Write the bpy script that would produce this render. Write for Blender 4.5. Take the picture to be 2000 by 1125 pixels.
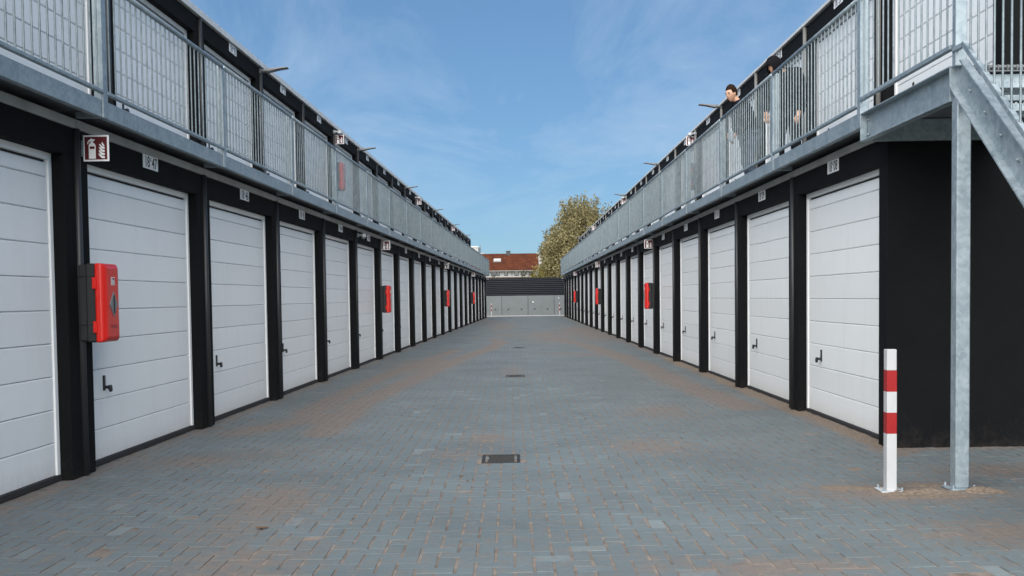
import bpy, bmesh, math, random
import numpy as np
from mathutils import Vector, Matrix
random.seed(7); rng = np.random.default_rng(7)
R_ = math.radians
for o in list(bpy.data.objects): bpy.data.objects.remove(o)
scene = bpy.context.scene
COL = scene.collection

# ------------------------------------------------------------------ camera
CAM_H, FPX = 1.43, 1950.0
PITCH, ROLL, CY = -0.0394633, -0.0125750, 657.963
cam_d = bpy.data.cameras.new('camera'); cam = bpy.data.objects.new('camera', cam_d); COL.objects.link(cam)
cp, sp = math.cos(PITCH), math.sin(PITCH)
fwd = Vector((0, cp, sp)); up = Vector((0, -sp, cp)); rt = Vector((1, 0, 0))
c_, s_ = math.cos(ROLL), math.sin(ROLL)
rt2 = c_*rt + s_*up; up2 = -s_*rt + c_*up
m = Matrix.Identity(4)
for i in range(3):
    m[i][0] = rt2[i]; m[i][1] = up2[i]; m[i][2] = -fwd[i]
m[2][3] = CAM_H
cam.matrix_world = m
cam_d.sensor_width = 36; cam_d.lens = 36*FPX/2000
cam_d.shift_y = (CY-562.5)/2000
cam_d.clip_start = 0.05; cam_d.clip_end = 3000
scene.camera = cam

# ------------------------------------------------------------------ light
SUN_EL, SUN_AZ = R_(40), R_(-165)          # azimuth clockwise from +Y: veiled sun behind the camera, to the left
SKY_STRENGTH, SUN_STRENGTH, EXPOSURE = 0.05, 1.5, 2.5
w = bpy.data.worlds.new('World'); scene.world = w; w.use_nodes = True
nt = w.node_tree; nt.nodes.clear()
def N(t, kind, **kw):
    n = t.nodes.new(kind)
    for k, v in kw.items(): setattr(n, k, v)
    return n
sky = N(nt, 'ShaderNodeTexSky', sky_type='NISHITA', sun_disc=False)
sky.sun_elevation = SUN_EL; sky.sun_rotation = SUN_AZ
sky.altitude = 0; sky.air_density = 1.0; sky.dust_density = 0.15; sky.ozone_density = 4.0
bg = N(nt, 'ShaderNodeBackground'); bg.inputs[1].default_value = SKY_STRENGTH
wo = N(nt, 'ShaderNodeOutputWorld')
# thin wind-drawn cloud, laid out on a plane high above so that it recedes to the horizon
tc = N(nt, 'ShaderNodeTexCoord'); sep = N(nt, 'ShaderNodeSeparateXYZ')
nt.links.new(tc.outputs['Generated'], sep.inputs[0])
zc = N(nt, 'ShaderNodeMath', operation='MAXIMUM'); zc.inputs[1].default_value = 0.04
nt.links.new(sep.outputs['Z'], zc.inputs[0])
zc2 = N(nt, 'ShaderNodeMath', operation='ADD'); zc2.inputs[1].default_value = 0.06
nt.links.new(zc.outputs[0], zc2.inputs[0])
dv = N(nt, 'ShaderNodeCombineXYZ')
for a in ('X', 'Y'):
    q = N(nt, 'ShaderNodeMath', operation='DIVIDE')
    nt.links.new(sep.outputs[a], q.inputs[0]); nt.links.new(zc2.outputs[0], q.inputs[1]); nt.links.new(q.outputs[0], dv.inputs[a])
mp = N(nt, 'ShaderNodeMapping'); mp.inputs['Location'].default_value = (2.6, 0.5, 0); mp.inputs['Rotation'].default_value = (0, 0, R_(40)); mp.inputs['Scale'].default_value = (1.5, 0.55, 1)
nt.links.new(dv.outputs[0], mp.inputs[0])
n1 = N(nt, 'ShaderNodeTexNoise'); n1.inputs['Scale'].default_value = 0.75; n1.inputs['Detail'].default_value = 9; n1.inputs['Roughness'].default_value = 0.62; n1.inputs['Distortion'].default_value = 0.55
nt.links.new(mp.outputs[0], n1.inputs['Vector'])
cr = N(nt, 'ShaderNodeValToRGB'); cr.color_ramp.elements[0].position = 0.43; cr.color_ramp.elements[0].color = (0, 0, 0, 1)
cr.color_ramp.elements[1].position = 0.84; cr.color_ramp.elements[1].color = (0.75, 0.75, 0.75, 1)
nt.links.new(n1.outputs['Fac'], cr.inputs[0])
mixc = N(nt, 'ShaderNodeMix', data_type='RGBA'); mixc.inputs['B'].default_value = (2.1, 2.6, 3.2, 1)
tint = N(nt, 'ShaderNodeMix', data_type='RGBA', blend_type='MULTIPLY'); tint.inputs[0].default_value = 1.0; tint.inputs['B'].default_value = (0.385, 0.57, 0.745, 1)
gam = N(nt, 'ShaderNodeGamma'); gam.inputs[1].default_value = 0.6
nt.links.new(sky.outputs[0], gam.inputs[0]); nt.links.new(gam.outputs[0], tint.inputs['A'])
fade = N(nt, 'ShaderNodeMapRange', interpolation_type='SMOOTHSTEP'); fade.inputs['From Min'].default_value = 0.03; fade.inputs['From Max'].default_value = 0.14
nt.links.new(sep.outputs['Z'], fade.inputs[0])
cf = N(nt, 'ShaderNodeMath', operation='MULTIPLY'); nt.links.new(cr.outputs[0], cf.inputs[0]); nt.links.new(fade.outputs[0], cf.inputs[1])
nt.links.new(cf.outputs[0], mixc.inputs[0]); nt.links.new(tint.outputs['Result'], mixc.inputs['A'])
nt.links.new(mixc.outputs['Result'], bg.inputs[0]); nt.links.new(bg.outputs[0], wo.inputs[0])
sd = bpy.data.lights.new('sun', 'SUN'); sd.energy = SUN_STRENGTH; sd.angle = R_(92); sd.color = (1.0, 0.95, 0.88)
sun = bpy.data.objects.new('sun', sd); COL.objects.link(sun)
to_sun = Vector((math.sin(SUN_AZ)*math.cos(SUN_EL), math.cos(SUN_AZ)*math.cos(SUN_EL), math.sin(SUN_EL)))
sun.rotation_euler = to_sun.to_track_quat('Z', 'Y').to_euler()
vs = scene.view_settings; vs.view_transform = 'Standard'; vs.look = 'None'; vs.exposure = EXPOSURE; vs.gamma = 1; vs.use_curve_mapping = False

# ------------------------------------------------------------------ materials
def mat(name, base, rough=0.6, metal=0.0, var=0.0, scale=8.0, bump=0.0, bscale=60.0, stretch=(1, 1, 1), var2=None, spec=0.5):
    mt = bpy.data.materials.new(name); mt.use_nodes = True
    t = mt.node_tree; b = t.nodes['Principled BSDF']
    b.inputs['Base Color'].default_value = (*base, 1); b.inputs['Roughness'].default_value = rough; b.inputs['Metallic'].default_value = metal
    b.inputs['Specular IOR Level'].default_value = spec
    if var or bump:
        co = N(t, 'ShaderNodeTexCoord'); mpp = N(t, 'ShaderNodeMapping'); mpp.inputs['Scale'].default_value = stretch
        geo = N(t, 'ShaderNodeNewGeometry')
        t.links.new(geo.outputs['Position'], mpp.inputs[0])
    if var:
        nz = N(t, 'ShaderNodeTexNoise'); nz.inputs['Scale'].default_value = scale; nz.inputs['Detail'].default_value = 6
        t.links.new(mpp.outputs[0], nz.inputs['Vector'])
        rp = N(t, 'ShaderNodeValToRGB'); rp.color_ramp.elements[0].position = 0.3; rp.color_ramp.elements[1].position = 0.7
        lo = tuple(c*(1-var) for c in base); hi = tuple(min(1, c*(1+var)) for c in base) if var2 is None else var2
        rp.color_ramp.elements[0].color = (*lo, 1); rp.color_ramp.elements[1].color = (*hi, 1)
        t.links.new(nz.outputs['Fac'], rp.inputs[0]); t.links.new(rp.outputs[0], b.inputs['Base Color'])
        rr = N(t, 'ShaderNodeMapRange'); rr.inputs['To Min'].default_value = rough*0.85; rr.inputs['To Max'].default_value = min(1, rough*1.15)
        t.links.new(nz.outputs['Fac'], rr.inputs[0]); t.links.new(rr.outputs[0], b.inputs['Roughness'])
    if bump:
        nb = N(t, 'ShaderNodeTexNoise'); nb.inputs['Scale'].default_value = bscale; nb.inputs['Detail'].default_value = 4
        t.links.new(mpp.outputs[0], nb.inputs['Vector'])
        bp = N(t, 'ShaderNodeBump'); bp.inputs['Strength'].default_value = bump; bp.inputs['Distance'].default_value = 0.01
        t.links.new(nb.outputs['Fac'], bp.inputs['Height']); t.links.new(bp.outputs[0], b.inputs['Normal'])
    return mt
M = {}
M['stucco'] = mat('black_stucco', (0.0050, 0.0056, 0.0064), 0.85, 0, 0.25, 2.5, 0.5, 160, spec=0.14)
def door_mat():
    mt = bpy.data.materials.new('white_door'); mt.use_nodes = True
    t = mt.node_tree; b = t.nodes['Principled BSDF']; b.inputs['Roughness'].default_value = 0.38
    geo = N(t, 'ShaderNodeNewGeometry'); oi = N(t, 'ShaderNodeObjectInfo')
    mp_ = N(t, 'ShaderNodeMapping'); mp_.inputs['Scale'].default_value = (14, 14, 170); t.links.new(geo.outputs['Position'], mp_.inputs[0])
    nz = N(t, 'ShaderNodeTexNoise'); nz.inputs['Scale'].default_value = 1.0; nz.inputs['Detail'].default_value = 5; nz.inputs['Distortion'].default_value = 0.6; t.links.new(mp_.outputs[0], nz.inputs['Vector'])
    bp = N(t, 'ShaderNodeBump'); bp.inputs['Strength'].default_value = 0.35; bp.inputs['Distance'].default_value = 0.002; t.links.new(nz.outputs['Fac'], bp.inputs['Height']); t.links.new(bp.outputs[0], b.inputs['Normal'])
    tone = N(t, 'ShaderNodeMapRange'); tone.inputs['To Min'].default_value = 0.965; tone.inputs['To Max'].default_value = 1.03; t.links.new(oi.outputs['Random'], tone.inputs[0])
    base = N(t, 'ShaderNodeVectorMath', operation='SCALE'); base.inputs[0].default_value = (0.785, 0.805, 0.81); t.links.new(tone.outputs[0], base.inputs['Scale'])
    # faint run marks and dust, drawn out downwards
    mp2 = N(t, 'ShaderNodeMapping'); mp2.inputs['Scale'].default_value = (5, 5, 0.7); t.links.new(geo.outputs['Position'], mp2.inputs[0])
    n2 = N(t, 'ShaderNodeTexNoise'); n2.inputs['Scale'].default_value = 1.3; n2.inputs['Detail'].default_value = 7; n2.inputs['Roughness'].default_value = 0.65; t.links.new(mp2.outputs[0], n2.inputs['Vector'])
    r2 = N(t, 'ShaderNodeMapRange'); r2.inputs['From Min'].default_value = 0.50; r2.inputs['From Max'].default_value = 0.80; r2.inputs['To Max'].default_value = 0.16; t.links.new(n2.outputs['Fac'], r2.inputs[0])
    mx = N(t, 'ShaderNodeMix', data_type='RGBA'); mx.inputs['B'].default_value = (0.50, 0.48, 0.44, 1); t.links.new(r2.outputs[0], mx.inputs[0]); t.links.new(base.outputs[0], mx.inputs['A'])
    # splashed sand on the lowest panel
    sx = N(t, 'ShaderNodeSeparateXYZ'); t.links.new(geo.outputs['Position'], sx.inputs[0])
    hz = N(t, 'ShaderNodeMapRange'); hz.inputs['From Min'].default_value = 0.05; hz.inputs['From Max'].default_value = 0.32; hz.inputs['To Min'].default_value = 1; hz.inputs['To Max'].default_value = 0; t.links.new(sx.outputs['Z'], hz.inputs[0])
    n3 = N(t, 'ShaderNodeTexNoise'); n3.inputs['Scale'].default_value = 26; n3.inputs['Detail'].default_value = 8; n3.inputs['Roughness'].default_value = 0.8; t.links.new(geo.outputs['Position'], n3.inputs['Vector'])
    pr = N(t, 'ShaderNodeMath', operation='MULTIPLY'); t.links.new(hz.outputs[0], pr.inputs[0]); t.links.new(n3.outputs['Fac'], pr.inputs[1])
    pr2 = N(t, 'ShaderNodeMapRange'); pr2.inputs['From Min'].default_value = 0.2; pr2.inputs['From Max'].default_value = 0.7; pr2.inputs['To Max'].default_value = 0.4; t.links.new(pr.outputs[0], pr2.inputs[0])
    mx2 = N(t, 'ShaderNodeMix', data_type='RGBA'); mx2.inputs['B'].default_value = (0.42, 0.35, 0.28, 1); t.links.new(pr2.outputs[0], mx2.inputs[0]); t.links.new(mx.outputs['Result'], mx2.inputs['A'])
    t.links.new(mx2.outputs['Result'], b.inputs['Base Color'])
    return mt
M['door'] = door_mat()
M['doorframe'] = mat('white_frame', (0.82, 0.83, 0.83), 0.4)
M['gap'] = mat('rubber', (0.018, 0.018, 0.02), 0.8)
def stucco_dust(mt):
    t = mt.node_tree; b = t.nodes['Principled BSDF']; geo = N(t, 'ShaderNodeNewGeometry'); sx = N(t, 'ShaderNodeSeparateXYZ'); t.links.new(geo.outputs['Position'], sx.inputs[0])
    nz = N(t, 'ShaderNodeTexNoise'); nz.inputs['Scale'].default_value = 11; nz.inputs['Detail'].default_value = 9; nz.inputs['Roughness'].default_value = 0.75; t.links.new(geo.outputs['Position'], nz.inputs['Vector'])
    hz = N(t, 'ShaderNodeMapRange'); hz.inputs['From Min'].default_value = 0.0; hz.inputs['From Max'].default_value = 0.45; hz.inputs['To Min'].default_value = 0.26; hz.inputs['To Max'].default_value = 0.0; t.links.new(sx.outputs['Z'], hz.inputs[0])
    ad = N(t, 'ShaderNodeMath', operation='ADD'); t.links.new(nz.outputs['Fac'], ad.inputs[0]); t.links.new(hz.outputs[0], ad.inputs[1])
    mr = N(t, 'ShaderNodeMapRange'); mr.inputs['From Min'].default_value = 0.66; mr.inputs['From Max'].default_value = 1.0; mr.inputs['To Max'].default_value = 0.16; t.links.new(ad.outputs[0], mr.inputs[0])
    mx = N(t, 'ShaderNodeMix', data_type='RGBA'); mx.inputs['B'].default_value = (0.12, 0.10, 0.085, 1); t.links.new(mr.outputs[0], mx.inputs[0])
    old = b.inputs['Base Color'].links[0].from_socket; t.links.new(old, mx.inputs['A']); t.links.new(mx.outputs['Result'], b.inputs['Base Color'])
stucco_dust(M['stucco'])
M['black_metal'] = mat('black_metal', (0.012, 0.012, 0.014), 0.35)
M['concrete'] = mat('pale_concrete', (0.33, 0.33, 0.32), 0.85, 0, 0.18, 3, 0.2, 90)
M['trim'] = mat('roof_trim', (0.62, 0.61, 0.59), 0.45, 0.15, 0.05, 4)
M['pipe'] = mat('grey_pipe', (0.17, 0.165, 0.155), 0.5, 0, 0.1, 5)
M['pipe_dark'] = mat('dark_pipe', (0.022, 0.023, 0.025), 0.45, 0, 0.1, 5)
M['roof'] = mat('roof_felt', (0.05, 0.05, 0.05), 0.9)
M['deck'] = mat('deck_grating', (0.16, 0.17, 0.18), 0.7, 0.3, 0.2, 6)
M['white_paint'] = mat('white_paint', (0.44, 0.45, 0.46), 0.4, 0, 0.06, 6)
M['red_paint'] = mat('red_paint', (0.28, 0.003, 0.004), 0.4, 0, 0.06, 9)
M['sign_red'] = mat('sign_red', (0.085, 0.003, 0.006), 0.5)
M['sign_white'] = mat('sign_white', (0.78, 0.78, 0.78), 0.5)
M['box_red'] = mat('box_red', (0.56, 0.009, 0.003), 0.26, 0, 0.04, 10)
M['box_black'] = mat('box_black', (0.014, 0.015, 0.016), 0.6)
M['box_grey'] = mat('box_grey', (0.16, 0.17, 0.18), 0.4)
M['ink'] = mat('ink', (0.02, 0.02, 0.02), 0.6)
M['cam_white'] = mat('camera_white', (0.36, 0.38, 0.39), 0.4)
M['lamp'] = mat('lamp_grey', (0.12, 0.125, 0.13), 0.4, 0.4)
M['iron'] = mat('cast_iron', (0.022, 0.021, 0.020), 0.65, 0.2, 0.3, 30)
M['leafbrown'] = mat('dead_leaf', (0.10, 0.055, 0.03), 0.8)
M['grey_door'] = mat('grey_garage_door', (0.128, 0.142, 0.146), 0.6, 0, 0.08, 1.5)
M['cladding'] = mat('dark_cladding', (0.008, 0.011, 0.017), 0.55, 0.2, 0.1, 2)
M['brickwall'] = mat('brown_brick', (0.16, 0.08, 0.055), 0.85, 0, 0.25, 5)
M['white_wall'] = mat('white_wall', (0.36, 0.36, 0.35), 0.8, 0, 0.04, 1)
M['glass'] = mat('window_glass', (0.03, 0.035, 0.045), 0.08)
M['skylight'] = mat('skylight_glass', (0.45, 0.48, 0.5), 0.15)
M['bark'] = mat('bark', (0.075, 0.06, 0.045), 0.9, 0, 0.3, 8, 0.4, 30)
M['skin'] = mat('skin', (0.50, 0.29, 0.20), 0.55)
M['jacket'] = mat('black_jacket', (0.007, 0.007, 0.009), 0.9, 0, 0.3, 20, 0.3, 60, spec=0.1)
M['jeans'] = mat('blue_jeans', (0.05, 0.07, 0.11), 0.85, 0, 0.25, 20)
M['darkpants'] = mat('dark_trousers', (0.009, 0.010, 0.012), 0.9, 0, 0.2, 20, spec=0.1)
M['hair'] = mat('brown_hair', (0.018, 0.010, 0.006), 0.9, 0, 0.4, 60, spec=0.08)
M['shoe'] = mat('dark_shoes', (0.02, 0.02, 0.02), 0.5)
M['shirt'] = mat('white_shirt', (0.7, 0.7, 0.7), 0.8)
M['bottle'] = mat('pale_plastic', (0.42, 0.5, 0.58), 0.2)

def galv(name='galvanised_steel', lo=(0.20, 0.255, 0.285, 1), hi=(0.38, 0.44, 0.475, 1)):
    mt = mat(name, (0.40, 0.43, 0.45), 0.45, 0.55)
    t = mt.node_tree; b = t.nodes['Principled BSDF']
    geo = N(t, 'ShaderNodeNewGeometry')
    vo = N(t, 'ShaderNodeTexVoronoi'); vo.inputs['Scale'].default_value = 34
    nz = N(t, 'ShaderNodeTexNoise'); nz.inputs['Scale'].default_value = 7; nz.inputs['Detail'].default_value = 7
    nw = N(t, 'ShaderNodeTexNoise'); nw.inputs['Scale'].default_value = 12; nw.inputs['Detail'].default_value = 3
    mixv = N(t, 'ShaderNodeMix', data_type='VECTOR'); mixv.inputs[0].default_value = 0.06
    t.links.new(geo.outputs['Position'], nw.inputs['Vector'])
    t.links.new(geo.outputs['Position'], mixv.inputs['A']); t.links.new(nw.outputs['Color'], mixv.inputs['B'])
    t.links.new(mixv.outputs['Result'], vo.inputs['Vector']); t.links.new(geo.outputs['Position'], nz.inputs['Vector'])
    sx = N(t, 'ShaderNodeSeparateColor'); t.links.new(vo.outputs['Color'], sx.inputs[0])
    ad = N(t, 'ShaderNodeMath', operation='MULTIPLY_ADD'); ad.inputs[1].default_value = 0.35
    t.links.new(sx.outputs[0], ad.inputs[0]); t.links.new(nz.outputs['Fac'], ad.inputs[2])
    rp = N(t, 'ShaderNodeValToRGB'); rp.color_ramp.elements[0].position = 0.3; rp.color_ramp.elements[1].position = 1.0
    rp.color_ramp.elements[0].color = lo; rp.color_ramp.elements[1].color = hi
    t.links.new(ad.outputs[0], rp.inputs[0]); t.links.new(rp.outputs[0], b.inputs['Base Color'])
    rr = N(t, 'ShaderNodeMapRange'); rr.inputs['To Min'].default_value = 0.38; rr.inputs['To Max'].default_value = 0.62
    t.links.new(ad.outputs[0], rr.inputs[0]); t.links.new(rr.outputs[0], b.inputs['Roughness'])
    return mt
M['galv'] = galv()
M['galv_bar'] = galv('shaded_galvanised_bar', (0.13, 0.165, 0.18, 1), (0.27, 0.32, 0.34, 1))  # same steel as the posts; the bars' shaded sides are darkened into this colour

SAND = (0.180, 0.147, 0.123)
def paver_mat():
    mt = bpy.data.materials.new('concrete_paver'); mt.use_nodes = True
    t = mt.node_tree; b = t.nodes['Principled BSDF']; b.inputs['Roughness'].default_value = 0.72
    b.inputs['Specular IOR Level'].default_value = 0.45
    geo = N(t, 'ShaderNodeNewGeometry'); oi = N(t, 'ShaderNodeObjectInfo'); at = N(t, 'ShaderNodeAttribute', attribute_name='sand')
    su = N(t, 'ShaderNodeMath', operation='ADD'); fr = N(t, 'ShaderNodeMath', operation='FRACT')
    t.links.new(geo.outputs['Random Per Island'], su.inputs[0]); t.links.new(oi.outputs['Random'], su.inputs[1]); t.links.new(su.outputs[0], fr.inputs[0])
    rp = N(t, 'ShaderNodeValToRGB'); e = rp.color_ramp.elements
    e[0].position = 0; e[0].color = (0.096, 0.121, 0.128, 1); e[1].position = 1; e[1].color = (0.148, 0.180, 0.189, 1)
    for pos, col in ((0.1, (0.103, 0.128, 0.136, 1)), (0.95, (0.108, 0.135, 0.143, 1)), (0.985, (0.118, 0.146, 0.154, 1))):
        q = e.new(pos); q.color = col
    t.links.new(fr.outputs[0], rp.inputs[0])
    nz = N(t, 'ShaderNodeTexNoise'); nz.inputs['Scale'].default_value = 22; nz.inputs['Detail'].default_value = 8; nz.inputs['Roughness'].default_value = 0.7
    t.links.new(geo.outputs['Position'], nz.inputs['Vector'])
    big = N(t, 'ShaderNodeTexNoise'); big.inputs['Scale'].default_value = 0.9; big.inputs['Detail'].default_value = 5
    t.links.new(geo.outputs['Position'], big.inputs['Vector'])
    mul = N(t, 'ShaderNodeMapRange'); mul.inputs['From Min'].default_value = 0.25; mul.inputs['From Max'].default_value = 0.75; mul.inputs['To Min'].default_value = 0.88; mul.inputs['To Max'].default_value = 1.12
    t.links.new(nz.outputs['Fac'], mul.inputs[0])
    mul2 = N(t, 'ShaderNodeMapRange'); mul2.inputs['From Min'].default_value = 0.3; mul2.inputs['From Max'].default_value = 0.7; mul2.inputs['To Min'].default_value = 0.86; mul2.inputs['To Max'].default_value = 1.14
    t.links.new(big.outputs['Fac'], mul2.inputs[0])
    mm = N(t, 'ShaderNodeMath', operation='MULTIPLY'); t.links.new(mul.outputs[0], mm.inputs[0]); t.links.new(mul2.outputs[0], mm.inputs[1])
    vm = N(t, 'ShaderNodeVectorMath', operation='SCALE'); t.links.new(rp.outputs[0], vm.inputs[0]); t.links.new(mm.outputs[0], vm.inputs['Scale'])
    # loose sand lying on the stones: attribute gives where, fine noise gives the grain of it
    g1 = N(t, 'ShaderNodeTexNoise'); g1.inputs['Scale'].default_value = 9; g1.inputs['Detail'].default_value = 9; g1.inputs['Roughness'].default_value = 0.72
    t.links.new(geo.outputs['Position'], g1.inputs['Vector'])
    gm = N(t, 'ShaderNodeMapRange'); gm.inputs['From Min'].default_value = 0.28; gm.inputs['From Max'].default_value = 0.72; gm.inputs['To Min'].default_value = -0.58; gm.inputs['To Max'].default_value = 0.42; gm.clamp = False
    t.links.new(g1.outputs['Fac'], gm.inputs[0])
    sa = N(t, 'ShaderNodeMath', operation='ADD'); t.links.new(at.outputs['Fac'], sa.inputs[0]); t.links.new(gm.outputs[0], sa.inputs[1])
    sm = N(t, 'ShaderNodeMapRange'); sm.inputs['From Min'].default_value = 0.0; sm.inputs['From Max'].default_value = 0.55; sm.inputs['To Max'].default_value = 0.9
    t.links.new(sa.outputs[0], sm.inputs[0])
    sc = N(t, 'ShaderNodeValToRGB'); sc.color_ramp.elements[0].position = 0.3; sc.color_ramp.elements[1].position = 0.7
    sc.color_ramp.elements[0].color = (0.120, 0.098, 0.084, 1); sc.color_ramp.elements[1].color = (*SAND, 1)
    t.links.new(nz.outputs['Fac'], sc.inputs[0])
    mx = N(t, 'ShaderNodeMix', data_type='RGBA'); t.links.new(sm.outputs[0], mx.inputs[0]); t.links.new(vm.outputs[0], mx.inputs['A']); t.links.new(sc.outputs[0], mx.inputs['B'])
    t.links.new(mx.outputs['Result'], b.inputs['Base Color'])
    bp = N(t, 'ShaderNodeBump'); bp.inputs['Strength'].default_value = 0.35; bp.inputs['Distance'].default_value = 0.004
    fn = N(t, 'ShaderNodeTexNoise'); fn.inputs['Scale'].default_value = 120; fn.inputs['Detail'].default_value = 4; t.links.new(geo.outputs['Position'], fn.inputs['Vector'])
    t.links.new(fn.outputs['Fac'], bp.inputs['Height']); t.links.new(bp.outputs[0], b.inputs['Normal'])
    return mt
M['paver'] = paver_mat()
M['sand'] = mat('joint_sand', (0.15, 0.122, 0.102), 0.95, 0, 0.35, 9, 0.5, 200, var2=(0.22, 0.185, 0.155))
M['heap'] = mat('loose_sand', (0.17, 0.13, 0.098), 0.95, 0, 0.4, 40, 0.8, 150, var2=(0.25, 0.195, 0.145))
M['grass'] = mat('rough_grass', (0.06, 0.075, 0.035), 0.95, 0, 0.3, 1)

def rooftile():
    mt = mat('clay_tiles', (0.078, 0.022, 0.009), 0.85, 0, 0.4, 1.5, spec=0.2)
    return mt
M['tile'] = rooftile()
def leafmat(name, a, b_, c):
    mt = bpy.data.materials.new(name); mt.use_nodes = True
    t = mt.node_tree; b = t.nodes['Principled BSDF']; b.inputs['Roughness'].default_value = 0.6
    geo = N(t, 'ShaderNodeNewGeometry'); rp = N(t, 'ShaderNodeValToRGB'); e = rp.color_ramp.elements
    e[0].color = (*a, 1); e[1].color = (*c, 1); q = e.new(0.5); q.color = (*b_, 1)
    nz = N(t, 'ShaderNodeTexNoise'); nz.inputs['Scale'].default_value = 0.8; t.links.new(geo.outputs['Position'], nz.inputs['Vector'])
    ad = N(t, 'ShaderNodeMath', operation='MULTIPLY_ADD'); ad.inputs[1].default_value = 0.6; 
    t.links.new(geo.outputs['Random Per Island'], ad.inputs[0])
    sb = N(t, 'ShaderNodeMath', operation='MULTIPLY'); sb.inputs[1].default_value = 0.45; t.links.new(nz.outputs['Fac'], sb.inputs[0]); t.links.new(sb.outputs[0], ad.inputs[2])
    t.links.new(ad.outputs[0], rp.inputs[0]); t.links.new(rp.outputs[0], b.inputs['Base Color'])
    tr = N(t, 'ShaderNodeBsdfTranslucent'); t.links.new(rp.outputs[0], tr.inputs[0])
    ms = N(t, 'ShaderNodeMixShader'); ms.inputs[0].default_value = 0.35
    t.links.new(b.outputs[0], ms.inputs[1]); t.links.new(tr.outputs[0], ms.inputs[2]); t.links.new(ms.outputs[0], t.nodes['Material Output'].inputs[0])
    return mt
M['leaf_willow'] = leafmat('willow_leaves', (0.15, 0.13, 0.055), (0.22, 0.19, 0.085), (0.31, 0.265, 0.13))
M['leaf_dark'] = leafmat('dark_leaves', (0.045, 0.042, 0.018), (0.085, 0.075, 0.03), (0.15, 0.12, 0.05))
M['leaf_yellow'] = leafmat('yellow_leaves', (0.13, 0.11, 0.02), (0.19, 0.16, 0.03), (0.26, 0.21, 0.05))

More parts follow.
